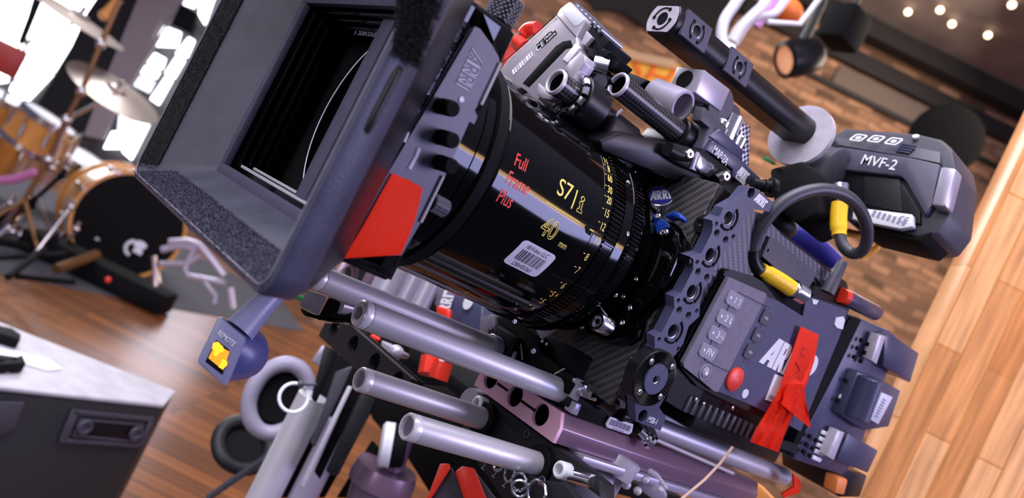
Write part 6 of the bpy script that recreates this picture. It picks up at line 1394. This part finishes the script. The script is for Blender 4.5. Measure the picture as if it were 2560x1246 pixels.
# red tape streamer on the camera body
st = thing('tape_streamer', 'crumpled red cloth tape streamer hanging over the camera name lettering', 'tape', pY(1960, 1120, 300))
b = MB(); b.prism([pY(x, y, 302.5 - (.8 if k % 2 else 0)) for k, (x, y) in enumerate(((2000, 820), (2006, 818), (2046, 838), (2044, 850), (2034, 905), (2012, 970), (1990, 990), (1952, 958), (1972, 905)))], (0, -.4, 0), .1); ta = build('upper_strip', b, M['tape'], st)
def ribbon(name, top, botm, n=9, amp=1.6, seed=0):
    r = random.Random(seed); rows = []
    for i in range(n + 1):
        t = i / n; a = Vector((*[top[0][k] + (botm[0][k] - top[0][k]) * t for k in (0, 1)], 0)); c = Vector((*[top[1][k] + (botm[1][k] - top[1][k]) * t for k in (0, 1)], 0)); row = []
        for j in range(9):
            s = j / 8; q = a.lerp(c, s); yy = 301 - 5 * t + amp * math.sin(j * 2.1 + t * 3 + seed) * min(1, t * 4) + r.uniform(-.25, .25); row.append(pY(q.x + math.sin(t * 5 + seed) * 4 * t, q.y, yy))
        rows.append(row)
    b = MB(); n_r = len(rows); vs = [p for row in rows for p in row]; fs = [(i * 9 + j, i * 9 + j + 1, (i + 1) * 9 + j + 1, (i + 1) * 9 + j) for i in range(n) for j in range(8)]
    bv = b.raw(vs, fs); r2 = bmesh.ops.solidify(b.bm, geom=b.bm.faces[:], thickness=.5); return build(name, b, M['tape'], st, smooth=60)
ribbon('lower_strip', ((1955, 960), (2012, 962)), ((1876, 1105), (1948, 1132)), seed=1)
ribbon('lower_strip', ((1968, 962), (2010, 962)), ((1950, 1010), (2024, 1072)), amp=1.0, seed=4)
b = MB(); c = pY(2010, 880, 301.2); f = planemap(c, (.2, 0, -1), (1, 0, .2))
for pl in (((-3, 4), (-3, -2), (2, -3), (3, 3)), ((8, -5), (14, 4), (20, -3))): b.tube([f(p[0], p[1], 0) for p in pl], .35, 6)
build('pen_mark', b, mat('dark_red_pen', (.45, .02, .02), .6), st)
# ================================================================ every separate screw, lug and socket becomes a part of its own
def explode(o):
    bm = bmesh.new(); bm.from_mesh(o.data); seen = set(); isl = []
    for v in bm.verts:
        if v in seen: continue
        st_ = [v]; seen.add(v); comp = []
        while st_:
            x = st_.pop(); comp.append(x)
            for e in x.link_edges:
                y = e.other_vert(x)
                if y not in seen: seen.add(y); st_.append(y)
        isl.append(comp)
    if len(isl) < 2: bm.free(); return
    for k, comp in enumerate(isl):
        ix = {v: i for i, v in enumerate(comp)}; fs = {f for v in comp for f in v.link_faces}
        me = bpy.data.meshes.new(o.data.name); me.from_pydata([v.co[:] for v in comp], [], [[ix[v] for v in f.verts] for f in fs])
        for p in me.polygons: p.use_smooth = True
        me.set_sharp_from_angle(angle=math.radians(38)); me.materials.append(o.data.materials[0])
        if k == 0: first = me
        else:
            c = o.copy(); c.data = me; COL.objects.link(c)
    o.data = first; bm.free()
SPLIT = ('head_mark', 'lug', 'rod_socket', 'edge_guide', 'mount_screw', 'black_fitting', 'barrel_screw', 'side_screw', 'plate_screw', 'bracket_screw', 'rosette_screw', 'bolt', 'pin', 'joint', 'red_plug', 'spur', 'panel_line', 'tray_rail', 'vent_rib', 'clamp_lever', 'port_mark', 'bar_hole', 'swivel_screw', 'plug', 'small_ring', 'cutaway_block', 'scuff_mark', 'front_edge', 'clamp_screw', 'lever', 'bright_edge', 'front_slot', 'rim', 'socket', 'dark_inlay', 'clamp_arm', 'recess_rim')
for o in list(bpy.data.objects):
    if o.type == 'MESH' and o.parent is not None and o.name.split('.')[0] in SPLIT: explode(o)
